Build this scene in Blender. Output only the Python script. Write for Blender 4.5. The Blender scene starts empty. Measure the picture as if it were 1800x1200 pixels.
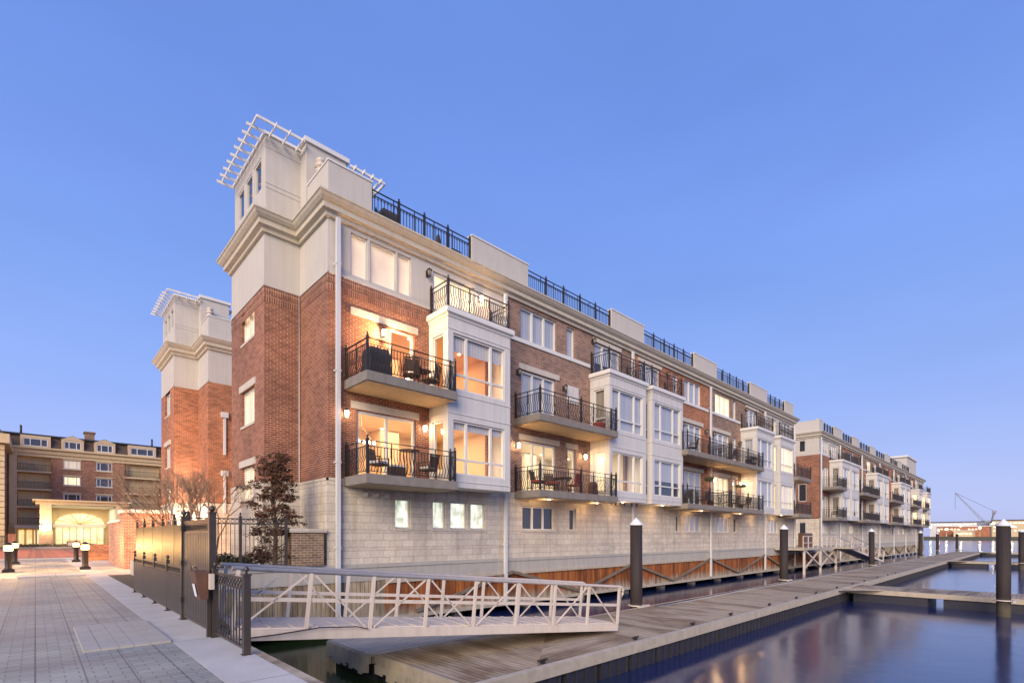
import bpy, math, random
from mathutils import Vector, Matrix
R = math.radians
rnd = random.Random(7)
sc = bpy.context.scene
col = sc.collection

# ------------------------------------------------------------------ camera, sky, sun, exposure
cam_d = bpy.data.cameras.new('camera')
cam = bpy.data.objects.new('camera', cam_d); col.objects.link(cam)
cam.location = (0, 0, 1.6)
cam.rotation_euler = (R(90), 0, R(-43.51))
cam_d.sensor_width = 36; cam_d.lens = 17.656
cam_d.shift_y = 0.190; cam_d.clip_end = 20000; cam_d.clip_start = 0.05
sc.camera = cam

world = bpy.data.worlds.new('World'); sc.world = world; world.use_nodes = True
wn = world.node_tree; wn.nodes.clear()
def N(nt, t, **kw):
    n = nt.nodes.new(t)
    for k, v in kw.items():
        if hasattr(n, k): setattr(n, k, v)
        else: n.inputs[k.replace('_', ' ')].default_value = v
    return n
wo = N(wn, 'ShaderNodeOutputWorld'); bg = N(wn, 'ShaderNodeBackground')
skyt = N(wn, 'ShaderNodeTexSky'); skyt.sky_type = 'NISHITA'; skyt.sun_disc = False
skyt.sun_elevation = R(14); skyt.sun_rotation = R(236)
tc = N(wn, 'ShaderNodeTexCoord'); sx = N(wn, 'ShaderNodeSeparateXYZ')
wn.links.new(tc.outputs['Generated'], sx.inputs[0])
rp = N(wn, 'ShaderNodeValToRGB'); wn.links.new(sx.outputs['Z'], rp.inputs[0])
e = rp.color_ramp.elements
e[0].position = 0.0; e[0].color = (0.37, 0.41, 0.71, 1)
e[1].position = 1.0; e[1].color = (0.10, 0.22, 0.62, 1)
for p, c_ in ((0.10, (0.325, 0.395, 0.75)), (0.24, (0.25, 0.37, 0.81)), (0.42, (0.18, 0.315, 0.77)), (0.60, (0.14, 0.255, 0.70))):
    k = e.new(p); k.color = (*c_, 1)
sm = N(wn, 'ShaderNodeVectorMath', operation='SCALE'); sm.inputs['Scale'].default_value = 0.10
wn.links.new(skyt.outputs[0], sm.inputs[0])
mx = N(wn, 'ShaderNodeMix', data_type='RGBA'); mx.inputs[0].default_value = 0.15
hz = N(wn, 'ShaderNodeTexNoise'); hz.inputs['Scale'].default_value = 1.6; hz.inputs['Detail'].default_value = 5
hm = N(wn, 'ShaderNodeMapping'); hm.inputs['Scale'].default_value = (1, 1, 3.5); wn.links.new(tc.outputs['Generated'], hm.inputs[0]); wn.links.new(hm.outputs[0], hz.inputs['Vector'])
hr = N(wn, 'ShaderNodeMapRange'); wn.links.new(hz.outputs['Fac'], hr.inputs[0]); hr.inputs[1].default_value = .3; hr.inputs[2].default_value = .7; hr.inputs[3].default_value = .94; hr.inputs[4].default_value = 1.07
hv = N(wn, 'ShaderNodeVectorMath', operation='SCALE'); wn.links.new(rp.outputs[0], hv.inputs[0]); wn.links.new(hr.outputs[0], hv.inputs['Scale'])
wn.links.new(hv.outputs[0], mx.inputs[6]); wn.links.new(sm.outputs[0], mx.inputs[7])
wn.links.new(mx.outputs[2], bg.inputs[0]); bg.inputs[1].default_value = 1.0
wn.links.new(bg.outputs[0], wo.inputs[0])

sun_d = bpy.data.lights.new('dusk_sun', 'SUN'); sun = bpy.data.objects.new('dusk_sun', sun_d); col.objects.link(sun)
sun_d.energy = 3.3; sun_d.angle = R(40); sun_d.color = (1.0, 0.80, 0.585)
sd = Vector((-0.80, -0.54, 0.42)).normalized()           # towards the afterglow, behind and left of the camera
sun.rotation_euler = sd.to_track_quat('Z', 'Y').to_euler()
sc.view_settings.view_transform = 'Standard'; sc.view_settings.look = 'None'
sc.view_settings.exposure = 0.35; sc.view_settings.gamma = 1.0
sc.view_settings.use_curve_mapping = False
sc.render.engine = 'CYCLES'
sc.cycles.use_denoising = True
sc.cycles.max_bounces = 7; sc.cycles.glossy_bounces = 3; sc.cycles.transparent_max_bounces = 12
sc.cycles.sample_clamp_indirect = 4.0; sc.cycles.caustics_reflective = False; sc.cycles.caustics_refractive = False

# ------------------------------------------------------------------ helpers
def tag(o, label=None, cat=None, group=None, kind=None):
    if label: o['label'] = label
    if cat: o['category'] = cat
    if group: o['group'] = group
    if kind: o['kind'] = kind
    return o
def thing(name, label, cat, loc=(0, 0, 0), rz=0, group=None):
    o = bpy.data.objects.new(name, None); o.empty_display_size = .2; col.objects.link(o)
    o.location = loc; o.rotation_euler = (0, 0, rz)
    return tag(o, label, cat, group)
def wloc(p):
    v = Vector((0, 0, 0))
    while p is not None: v += p.location; p = p.parent
    return v
class MB:
    def __init__(s): s.v = []; s.f = []; s.sm = []
    def quad(s, *p, smooth=False):
        n = len(s.v); s.v += [tuple(q) for q in p]; s.f.append(tuple(range(n, n + len(p)))); s.sm.append(smooth); return s
    def box(s, x0, x1, y0, y1, z0, z1):
        if x0 > x1: x0, x1 = x1, x0
        if y0 > y1: y0, y1 = y1, y0
        n = len(s.v)
        s.v += [(x0,y0,z0),(x1,y0,z0),(x1,y1,z0),(x0,y1,z0),(x0,y0,z1),(x1,y0,z1),(x1,y1,z1),(x0,y1,z1)]
        for f in ((0,3,2,1),(4,5,6,7),(0,1,5,4),(1,2,6,5),(2,3,7,6),(3,0,4,7)): s.f.append(tuple(n+i for i in f)); s.sm.append(False)
        return s
    def bar(s, a, b, w, h, up=(0, 0, 1)):
        a, b = Vector(a), Vector(b); d = (b - a).normalized(); up = Vector(up)
        if abs(d.dot(up)) > .98: up = Vector((1, 0, 0))
        x = d.cross(up).normalized() * w / 2; y = x.cross(d).normalized() * h / 2
        n = len(s.v)
        for p in (a, b):
            for q in (-x - y, x - y, x + y, -x + y): s.v.append(tuple(p + q))
        for f in ((0,1,2,3),(7,6,5,4),(0,4,5,1),(1,5,6,2),(2,6,7,3),(3,7,4,0)): s.f.append(tuple(n+i for i in f)); s.sm.append(False)
        return s
    def tube(s, pts, r, n=8, r2=None):
        pts = [Vector(p) for p in pts]; m = len(pts); base = len(s.v); pr = None
        for i, p in enumerate(pts):
            d = (pts[min(i+1, m-1)] - pts[max(i-1, 0)]).normalized()
            up = Vector((0, 0, 1)) if abs(d.z) < .95 else Vector((1, 0, 0))
            x = d.cross(up).normalized(); y = x.cross(d).normalized()
            rr = r if r2 is None else r + (r2 - r) * i / (m - 1)
            for k in range(n):
                a = 2 * math.pi * k / n
                s.v.append(tuple(p + x * math.cos(a) * rr + y * math.sin(a) * rr))
        for i in range(m - 1):
            for k in range(n):
                s.f.append((base+i*n+k, base+i*n+(k+1)%n, base+(i+1)*n+(k+1)%n, base+(i+1)*n+k)); s.sm.append(n > 4)
        s.f.append(tuple(base + k for k in range(n))); s.sm.append(False)
        s.f.append(tuple(base + (m-1)*n + k for k in reversed(range(n)))); s.sm.append(False)
        return s
    def lathe(s, c, prof, n=16):
        base = len(s.v); m = len(prof)
        for r, z in prof:
            for k in range(n):
                a = 2 * math.pi * k / n; s.v.append((c[0] + r*math.cos(a), c[1] + r*math.sin(a), c[2] + z))
        for i in range(m - 1):
            for k in range(n):
                s.f.append((base+i*n+k, base+i*n+(k+1)%n, base+(i+1)*n+(k+1)%n, base+(i+1)*n+k)); s.sm.append(True)
        s.f.append(tuple(base + (m-1)*n + k for k in range(n))); s.sm.append(False)
        s.f.append(tuple(base + k for k in reversed(range(n)))); s.sm.append(False)
        return s
    def build(s, name, mat, parent=None):
        off = wloc(parent) if parent else Vector((0, 0, 0))
        me = bpy.data.meshes.new(name)
        vs = [(x - off.x, y - off.y, z - off.z) for x, y, z in s.v]
        me.from_pydata(vs, [], s.f); me.polygons.foreach_set('use_smooth', s.sm)
        me.materials.append(mat); me.update()
        o = bpy.data.objects.new(name, me); col.objects.link(o)
        if parent: o.parent = parent
        return o
def bx(*a): return MB().box(*a)
def copy_tree(o, parent=None):
    c = o.copy(); col.objects.link(c); c.parent = parent
    for ch in list(o.children): copy_tree(ch, c)
    return c
def struct(mb, name, m): return tag(mb.build(name, m), kind='structure')
def point(loc, e, colr=(1, .72, .42), r=.06, name='lamp_light', parent=None):
    d = bpy.data.lights.new(name, 'POINT'); d.energy = e; d.color = colr; d.shadow_soft_size = r
    o = bpy.data.objects.new(name, d); col.objects.link(o)
    if parent: o.parent = parent; o.location = Vector(loc) - wloc(parent)
    else: o.location = loc
    return o
def area(loc, sx_, sy_, e, colr=(1, .75, .5), name='ceiling_light_glow', parent=None):
    d = bpy.data.lights.new(name, 'AREA'); d.shape = 'RECTANGLE'; d.size = sx_; d.size_y = sy_; d.energy = e; d.color = colr
    o = bpy.data.objects.new(name, d); col.objects.link(o)
    o.location = Vector(loc) - (wloc(parent) if parent else Vector((0, 0, 0)))
    if parent: o.parent = parent
    return o

# ------------------------------------------------------------------ materials
class M_:
    def __init__(s, name):
        s.m = bpy.data.materials.new(name); s.m.use_nodes = True; s.nt = s.m.node_tree
        s.b = s.nt.nodes['Principled BSDF']; s.o = s.nt.nodes['Material Output']
    def n(s, t, **kw): return N(s.nt, t, **kw)
    def l(s, a, b): s.nt.links.new(a, b)
    def math(s, op, a, b=None, c=None):
        n = s.n('ShaderNodeMath', operation=op)
        for i, x in enumerate((a, b, c)):
            if x is None: continue
            if hasattr(x, 'is_output'): s.l(x, n.inputs[i])
            else: n.inputs[i].default_value = x
        return n.outputs[0]
    def mix(s, f, a, b, bt='MIX'):
        n = s.n('ShaderNodeMix', data_type='RGBA', blend_type=bt)
        for i, x in ((0, f), (6, a), (7, b)):
            if hasattr(x, 'is_output'): s.l(x, n.inputs[i])
            elif i == 0: n.inputs[0].default_value = x
            else: n.inputs[i].default_value = (*x, 1)
        return n.outputs[2]
    def noise(s, scale, detail=4, vec=None, rough=.55, stretch=None):
        n = s.n('ShaderNodeTexNoise'); n.inputs['Scale'].default_value = scale; n.inputs['Detail'].default_value = detail
        n.inputs['Roughness'].default_value = rough
        if vec is None: vec = s.obj()
        if stretch:
            mp = s.n('ShaderNodeMapping'); mp.inputs['Scale'].default_value = stretch; s.l(vec, mp.inputs[0]); vec = mp.outputs[0]
        s.l(vec, n.inputs['Vector']); return n.outputs['Fac']
    def ramp(s, f, stops):
        n = s.n('ShaderNodeValToRGB'); s.l(f, n.inputs[0]); el = n.color_ramp.elements
        el[0].position = stops[0][0]; el[0].color = (*stops[0][1], 1); el[1].position = stops[-1][0]; el[1].color = (*stops[-1][1], 1)
        for p, c_ in stops[1:-1]: k = el.new(p); k.color = (*c_, 1)
        return n.outputs[0]
    def obj(s):
        if not hasattr(s, '_o'): s._o = s.n('ShaderNodeTexCoord').outputs['Object']
        return s._o
    def wallco(s):
        sp = s.n('ShaderNodeSeparateXYZ'); s.l(s.obj(), sp.inputs[0])
        g = s.n('ShaderNodeNewGeometry'); ns = s.n('ShaderNodeSeparateXYZ'); s.l(g.outputs['True Normal'], ns.inputs[0])
        isx = s.math('GREATER_THAN', s.math('ABSOLUTE', ns.outputs[0]), .5)
        u = s.math('ADD', s.math('MULTIPLY', sp.outputs[0], s.math('SUBTRACT', 1.0, isx)), s.math('MULTIPLY', sp.outputs[1], isx))
        return u, sp.outputs[2], sp
    def vec(s, u, v):
        c = s.n('ShaderNodeCombineXYZ'); s.l(u, c.inputs[0]); s.l(v, c.inputs[1]); return c.outputs[0]
    def brick(s, vec, w, h, mort, c1, c2, cm, off=.5, smooth=.1, bias=0):
        n = s.n('ShaderNodeTexBrick', offset=off); s.l(vec, n.inputs['Vector'])
        n.inputs['Color1'].default_value = (*c1, 1); n.inputs['Color2'].default_value = (*c2, 1); n.inputs['Mortar'].default_value = (*cm, 1)
        n.inputs['Scale'].default_value = 1; n.inputs['Mortar Size'].default_value = mort; n.inputs['Mortar Smooth'].default_value = smooth
        n.inputs['Bias'].default_value = bias; n.inputs['Brick Width'].default_value = w; n.inputs['Row Height'].default_value = h
        return n
    def bump(s, h, st=.3, d=.01):
        b = s.n('ShaderNodeBump'); b.inputs['Strength'].default_value = st; b.inputs['Distance'].default_value = d
        s.l(h, b.inputs['Height']); s.l(b.outputs[0], s.b.inputs['Normal'])
    def base(s, c_, rough=.8, metal=0, spec=None):
        if hasattr(c_, 'is_output'): s.l(c_, s.b.inputs['Base Color'])
        else: s.b.inputs['Base Color'].default_value = (*c_, 1)
        if hasattr(rough, 'is_output'): s.l(rough, s.b.inputs['Roughness'])
        else: s.b.inputs['Roughness'].default_value = rough
        s.b.inputs['Metallic'].default_value = metal
        if spec is not None: s.b.inputs['Specular IOR Level'].default_value = spec
        return s
def mottled(name, c_, rough=.75, var=.18, scale=2.5, metal=0, bump=.15, fine=40, streak=True, stk=.86):
    m = M_(name)
    a = m.noise(scale, 5); b = m.noise(fine, 3)
    c0 = tuple(x * (1 - var) for x in c_); c1 = tuple(min(1, x * (1 + var * .6)) for x in c_)
    cc = m.mix(a, c0, c1)
    if streak:
        st = m.noise(1.0, 4, stretch=(6, 6, .5)); sr = m.ramp(st, [(.46, (1, 1, 1)), (.76, (stk, stk * .985, stk * .96))])
        cc = m.mix(1.0, cc, sr, 'MULTIPLY')
    m.base(cc, rough, metal); m.bump(b, bump, .004); return m.m
def brickmat(name, c1, c2, cm, w=.225, h=.077, mort=.0085, soldier=False):
    m = M_(name); u, v, sp = m.wallco()
    vec = m.vec(v, u) if soldier else m.vec(u, v)
    if soldier: w = .215
    br = m.brick(vec, w, h, mort, c1, c2, cm, off=0 if soldier else .5)
    big = m.noise(.45, 5); st = m.ramp(big, [(.3, (.70, .70, .73)), (.7, (1.16, 1.12, 1.06))])
    br2 = m.brick(vec, w, h, 0.0, (.50, .48, .52), (1.42, 1.36, 1.28), (1, 1, 1), off=0 if soldier else .5)
    cc = m.mix(.8, br.outputs['Color'], br2.outputs['Color'], 'MULTIPLY'); cc = m.mix(1, cc, st, 'MULTIPLY')
    m.base(cc, .88); m.bump(m.math('SUBTRACT', 1.0, br.outputs['Fac']), .5, .006); return m.m
def stonemat():
    m = M_('stone_block'); u, v, sp = m.wallco()
    k = m.math('DIVIDE', v, .604); fl = m.math('FLOOR', k); zz = m.math('SUBTRACT', v, m.math('MULTIPLY', fl, .604))
    va = m.math('ADD', m.math('MULTIPLY', fl, .484), zz)
    A = m.brick(m.vec(u, va), .5, .242, .009, (.72, .66, .55), (.61, .56, .47), (.42, .37, .31), smooth=.3)
    vb = m.math('ADD', m.math('MULTIPLY', fl, .12), m.math('SUBTRACT', zz, .484))
    B = m.brick(m.vec(m.math('ADD', u, .2), vb), .5, .12, .009, (.68, .61, .51), (.58, .52, .44), (.42, .37, .31), smooth=.3)
    isb = m.math('GREATER_THAN', zz, .484)
    cc = m.mix(isb, A.outputs['Color'], B.outputs['Color'])
    big = m.noise(.7, 5); fine = m.noise(14, 4)
    cc = m.mix(1, cc, m.ramp(big, [(.3, (.84, .84, .86)), (.7, (1.08, 1.06, 1.04))]), 'MULTIPLY')
    cc = m.mix(1, cc, m.ramp(fine, [(.3, (.88, .88, .88)), (.7, (1.06, 1.06, 1.06))]), 'MULTIPLY')
    stn = m.noise(1.0, 5, stretch=(3.5, 3.5, .35)); cc = m.mix(1, cc, m.ramp(stn, [(.5, (1, 1, 1)), (.72, (.80, .77, .70))]), 'MULTIPLY')
    m.base(cc, .85); h = m.math('ADD', m.math('MULTIPLY', m.math('SUBTRACT', 1.0, A.outputs['Fac']), .5), m.math('MULTIPLY', fine, .5))
    m.bump(h, .5, .012); return m.m
def emis(name, c_, st, base=(.8, .8, .8)):
    m = M_(name); m.base(base, .5); m.b.inputs['Emission Color'].default_value = (*c_, 1); m.b.inputs['Emission Strength'].default_value = st; return m.m
def glassmat(name='window_glass', tint=(.93, .95, .97), k=.10):
    m = M_(name); nt = m.nt; nt.nodes.remove(m.b)
    t = m.n('ShaderNodeBsdfTransparent'); t.inputs[0].default_value = (*tint, 1)
    g = m.n('ShaderNodeBsdfGlossy'); g.inputs['Roughness'].default_value = .015
    g.inputs['Color'].default_value = (.95, .97, 1, 1)
    lw = m.n('ShaderNodeLayerWeight'); lw.inputs['Blend'].default_value = .5
    f = m.math('ADD', m.math('MULTIPLY', m.math('POWER', lw.outputs['Facing'], 4.0), .9), k)
    ns = m.noise(.8, 2); bp = m.n('ShaderNodeBump'); bp.inputs['Strength'].default_value = .04; bp.inputs['Distance'].default_value = .02
    m.l(ns, bp.inputs['Height']); m.l(bp.outputs[0], g.inputs['Normal'])
    mixs = m.n('ShaderNodeMixShader'); m.l(f, mixs.inputs[0]); m.l(t.outputs[0], mixs.inputs[1]); m.l(g.outputs[0], mixs.inputs[2])
    m.l(mixs.outputs[0], m.o.inputs[0]); return m.m
def litblind(name, c1, c2, st, pleat=60, horizontal=False, nz=.9):
    m = M_(name)
    a = m.noise(nz, 3); u, v, sp = m.wallco()
    cc = m.mix(m.ramp(a, [(.3, (0, 0, 0)), (.62, (1, 1, 1))]), c1, c2)
    w = m.math('SINE', m.math('MULTIPLY', v if horizontal else u, pleat))
    w = m.math('ADD', m.math('MULTIPLY', w, .07), .93)
    m.base((.7, .68, .62), .9); m.l(cc, m.b.inputs['Emission Color']); m.l(m.math('MULTIPLY', w, st), m.b.inputs['Emission Strength']); return m.m
def fabric(name, c_, pleat=45):
    m = M_(name); u, v, sp = m.wallco()
    w = m.math('SINE', m.math('MULTIPLY', m.math('ADD', u, m.math('MULTIPLY', m.noise(2, 2), .1)), pleat))
    m.base(m.mix(m.math('MULTIPLY_ADD', w, .5, .5), tuple(x * .8 for x in c_), c_), .9); return m.m
def planks(name, c1, c2, cj, axis='X', width=.14, length=2.4, joint=.010, wet=False, rust=False):
    m = M_(name); sp = m.n('ShaderNodeSeparateXYZ'); m.l(m.obj(), sp.inputs[0])
    o = {'X': (sp.outputs[1], sp.outputs[0]), 'Y': (sp.outputs[0], sp.outputs[1]), 'V': None}
    if axis == 'V':
        u, v, sp = m.wallco(); uv = (v, u); stt = (7, 7, .8)
    else:
        uv = o[axis]; stt = (9, .7, 9) if axis == 'X' else (.7, 9, 9)
    br = m.brick(m.vec(*uv), length, width, joint, c1, c2, cj, smooth=.2, off=.37)
    gr = m.noise(2.2, 6, stretch=stt); cc = m.mix(1, br.outputs['Color'], m.ramp(gr, [(.3, (.68, .66, .64)), (.7, (1.2, 1.18, 1.14))]), 'MULTIPLY')
    if wet:
        wt = m.noise(.8, 4, stretch=(1.0, .33, 1) if axis == 'X' else (.33, 1, 1))
        cc = m.mix(1, cc, m.ramp(wt, [(.45, (1.05, 1.03, 1.0)), (.58, (.55, .46, .38)), (.66, (.98, .97, .95))]), 'MULTIPLY')
    if rust:
        zz = m.math('ADD', sp.outputs[2], m.math('MULTIPLY', m.noise(1.6, 5, stretch=(5, 5, .6)), 1.0))
        f = m.ramp(zz, [(0, (0, 0, 0)), (1, (1, 1, 1))])
        mr = m.n('ShaderNodeMapRange'); m.l(zz, mr.inputs[0]); mr.inputs[1].default_value = .78; mr.inputs[2].default_value = 1.22
        cc = m.mix(mr.outputs[0], (.40, .34, .25), cc)
        cc = m.mix(1, cc, m.ramp(m.noise(1.1, 5, stretch=(2.2, 2.2, .35)), [(.36, (.5, .46, .45)), (.6, (1.15, 1.15, 1.15))]), 'MULTIPLY')
    m.base(cc, .8); m.bump(m.math('SUBTRACT', 1.0, br.outputs['Fac']), .6, .008); return m.m

Mt = {}
Mt['brick_red'] = brickmat('red_brick', (.35, .12, .062), (.21, .068, .040), (.46, .36, .27))
Mt['brick_orange'] = brickmat('orange_brick', (.47, .17, .075), (.34, .11, .05), (.50, .35, .24))
Mt['brick_pink'] = brickmat('pinkish_brick', (.34, .20, .145), (.22, .12, .09), (.46, .39, .33))
Mt['brick_tan'] = brickmat('tan_brown_brick', (.33, .215, .155), (.26, .16, .115), (.38, .32, .26))
Mt['brick_hotel'] = brickmat('hotel_brick', (.42, .20, .11), (.32, .14, .08), (.48, .36, .26))
Mt['soldier'] = brickmat('soldier_brick', (.30, .11, .062), (.20, .068, .043), (.46, .37, .29), soldier=True)
Mt['brick_pillar'] = brickmat('pillar_brick', (.46, .2, .13), (.36, .14, .09), (.6, .5, .42))
Mt['brick_brown'] = brickmat('olive_brown_brick', (.30, .2, .12), (.2, .13, .08), (.5, .43, .33))
Mt['stone'] = stonemat()
Mt['stucco'] = mottled('stucco', (.56, .53, .485), .9, .10, 1.2, fine=60, stk=.92)
Mt['cornice'] = mottled('cornice_paint', (.60, .545, .44), .7, .12, 1.4)
Mt['panel'] = mottled('painted_panel', (.64, .63, .61), .55, .07, 1.1, bump=.05)
Mt['trim'] = mottled('white_trim', (.72, .71, .68), .5, .06, 1.5, bump=.03, streak=False)
Mt['lintel'] = mottled('cast_stone_lintel', (.60, .55, .47), .8, .12, 3)
Mt['concrete'] = mottled('concrete', (.46, .44, .40), .9, .2, 1.6)
Mt['cover_slab'] = mottled('cover_stone', (.44, .42, .38), .85, .25, 3)
Mt['slab'] = mottled('balcony_concrete', (.25, .225, .20), .9, .28, 3.0, bump=.3)
Mt['soffit'] = mottled('soffit_paint', (.55, .44, .30), .8, .12, 1.5)
Mt['iron'] = mottled('black_iron', (.028, .022, .02), .45, .3, 9, bump=.02, streak=False)
Mt['alu'] = mottled('painted_aluminium', (.66, .58, .50), .42, .10, 3, bump=.03)
Mt['pipe'] = mottled('downspout_paint', (.66, .67, .69), .45, .06, 2, bump=.02)
Mt['glass'] = glassmat()
Mt['glass_room'] = glassmat('clear_window_glass', (1, .98, .95), .05)
Mt['blind_lit'] = litblind('lit_blind', (.34, .20, .10), (.52, .34, .19), 1.0, 90, True)
Mt['curtain_lit'] = litblind('lit_curtain', (.80, .48, .20), (1.0, .76, .44), .9, nz=2.2)
Mt['lit_white'] = litblind('lit_frosted_blind', (.16, .22, .12), (.85, .88, .74), 1.0, 20, nz=3.2)
Mt['lit_dim'] = litblind('dimly_lit_curtain', (.50, .38, .24), (.72, .55, .33), .55)
Mt['lit_yellow'] = litblind('yellow_lit_curtain', (.95, .56, .17), (1.0, .84, .5), .95, 14, nz=2.2)
Mt['curtain'] = fabric('white_curtain', (.60, .60, .63))
Mt['blind_tan'] = fabric('tan_blind', (.34, .30, .24), 25)
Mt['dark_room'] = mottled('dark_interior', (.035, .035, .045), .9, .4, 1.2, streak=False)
Mt['room'] = mottled('room_paint', (.78, .60, .42), .9, .06, 1, streak=False)
Mt['room_white'] = mottled('pale_room_paint', (.82, .76, .64), .9, .05, 1, streak=False)
Mt['room_orange'] = mottled('orange_room_paint', (.84, .60, .40), .9, .06, 1, streak=False)
Mt['bulb'] = emis('bulb_glow', (1, .82, .55), 30)
Mt['bulb_soft'] = emis('soft_bulb_glow', (1, .62, .22), 3.2)
def lampglass():
    m = M_('lamp_glass'); nt = m.nt; nt.nodes.remove(m.b); t = m.n('ShaderNodeBsdfTransparent'); e_ = m.n('ShaderNodeEmission')
    e_.inputs[0].default_value = (1, .60, .20, 1); e_.inputs[1].default_value = 2.2; a_ = m.n('ShaderNodeAddShader'); m.l(t.outputs[0], a_.inputs[0]); m.l(e_.outputs[0], a_.inputs[1]); m.l(a_.outputs[0], m.o.inputs[0]); return m.m
Mt['lamp_glass'] = lampglass()
Mt['can'] = emis('recessed_light', (1, .86, .66), 5)
Mt['rust'] = planks('rusty_plank_skirt', (.44, .15, .032), (.24, .075, .02), (.07, .028, .014), 'V', .155, 9, .010, rust=True)
Mt['skirt_pale'] = planks('weathered_plank', (.50, .42, .28), (.40, .33, .22), (.16, .13, .09), 'V', .15, 9, .009, rust=True)
Mt['dock'] = planks('dock_planks', (.47, .40, .30), (.38, .32, .235), (.12, .095, .07), 'X', .14, 3.9, .008, wet=True)
Mt['dock_y'] = planks('finger_planks', (.44, .37, .28), (.36, .30, .225), (.12, .10, .08), 'Y', .14, 2.4, .008, wet=True)
Mt['dock_pale'] = planks('pale_landing_planks', (.58, .52, .43), (.50, .45, .37), (.2, .17, .14), 'Y', .14, 2.4, .008)
Mt['fascia'] = mottled('dock_rim_timber', (.50, .44, .35), .8, .35, 4, bump=.3)
Mt['old_timber'] = mottled('weathered_brace_timber', (.22, .175, .13), .85, .5, 4, bump=.3)
Mt['crane'] = mottled('crane_paint', (.30, .31, .35), .6, .2, 1)
Mt['fender'] = mottled('pale_fender_board', (.52, .47, .36), .85, .35, 5, bump=.3)
Mt['float'] = mottled('dock_float', (.035, .035, .05), .5, .4, 5, bump=.05)
def pilemat():
    m = M_('mooring_pile'); sp = m.n('ShaderNodeSeparateXYZ'); m.l(m.obj(), sp.inputs[0])
    st = m.noise(1.4, 6, stretch=(9, 9, .5)); cc = m.mix(st, (.016, .014, .017), (.060, .046, .040))
    z = m.math('ADD', sp.outputs[2], m.math('MULTIPLY', m.noise(7, 4), .5)); mr = m.n('ShaderNodeMapRange'); m.l(z, mr.inputs[0]); mr.inputs[1].default_value = .55; mr.inputs[2].default_value = 1.05
    cc = m.mix(mr.outputs[0], (.13, .115, .085), cc); m.base(cc, .7, spec=.3); m.bump(m.noise(18, 4), .25, .01); return m.m
Mt['pile'] = pilemat()
Mt['cap'] = mottled('pile_cap', (.74, .76, .80), .4, .05, 3, bump=.02, streak=False)
Mt['hotel_slate'] = mottled('slate_roof', (.10, .07, .055), .8, .3, 6)
Mt['roof_blue'] = mottled('metal_roof', (.028, .035, .05), .5, .2, 3)
Mt['hotel_cream'] = mottled('hotel_stone', (.66, .53, .32), .85, .12, 1.5)
Mt['fence'] = mottled('dark_fence_paint', (.085, .068, .055), .38, .25, 8, metal=.45, bump=.02, streak=False)
Mt['bronze'] = mottled('bronze_fence_paint', (.07, .045, .022), .38, .2, 8, metal=.5, bump=.02, streak=False)
Mt['wicker'] = mottled('wicker', (.10, .06, .04), .8, .4, 60, bump=.4, streak=False)
Mt['red_cloth'] = mottled('red_cushion', (.42, .07, .05), .9, .2, 12, streak=False)
Mt['white_cloth'] = mottled('white_cushion', (.75, .72, .68), .9, .08, 12, streak=False)
Mt['cover'] = mottled('grey_cover', (.06, .055, .055), .85, .3, 6, streak=False)
Mt['tablewood'] = mottled('dark_wood', (.14, .07, .045), .5, .3, 14, streak=False)
Mt['soil'] = mottled('soil', (.10, .075, .05), .95, .4, 6, streak=False)

def watermat():
    m = M_('water'); n1 = m.noise(.09, 2); g = m.noise(.05, 2)
    sp = m.n('ShaderNodeSeparateXYZ'); m.l(m.obj(), sp.inputs[0])
    # silty green in the small basin by the quay, blue-black in the harbour
    mr = m.n('ShaderNodeMapRange'); m.l(m.math('SUBTRACT', sp.outputs[0], m.math('MULTIPLY', sp.outputs[1], .25)), mr.inputs[0]); mr.inputs[1].default_value = 3; mr.inputs[2].default_value = 9
    cc = m.mix(mr.outputs[0], (.030, .050, .016), (.010, .020, .085))
    m.base(cc, .14); m.b.inputs['IOR'].default_value = 1.55; m.b.inputs['Specular IOR Level'].default_value = .9
    w = m.noise(.55, 3, stretch=(1, 1, 1)); m.bump(w, .10, .12); return m.m
Mt['water'] = watermat()
def pavermat():
    m = M_('pavers'); sp = m.n('ShaderNodeSeparateXYZ'); m.l(m.obj(), sp.inputs[0])
    v = m.vec(sp.outputs[1], sp.outputs[0])
    A = m.brick(m.vec(sp.outputs[0], sp.outputs[1]), .25, .125, .008, (.42, .425, .37), (.335, .34, .295), (.235, .225, .205), off=.5, smooth=.4)
    B = m.brick(v, 2.1, .42, .010, (1, 1, 1), (.88, .88, .87), (.50, .48, .46), off=0, smooth=.3)
    cc = m.mix(1, A.outputs['Color'], B.outputs['Color'], 'MULTIPLY')
    big = m.noise(.5, 5, stretch=(1, 1, 1)); cc = m.mix(1, cc, m.ramp(big, [(.3, (.8, .8, .82)), (.7, (1.12, 1.1, 1.06))]), 'MULTIPLY')
    wet = m.noise(.35, 3, stretch=(.25, 1.6, 1)); cc = m.mix(1, cc, m.ramp(wet, [(.42, (1.05, 1.05, 1.05)), (.6, (.82, .82, .83))]), 'MULTIPLY')
    m.base(cc, m.ramp(wet, [(.4, (.75, .75, .75)), (.62, (.60, .60, .60))])); m.bump(m.math('SUBTRACT', 1.0, A.outputs['Fac']), .5, .006); return m.m
Mt['paver'] = pavermat()
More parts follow.
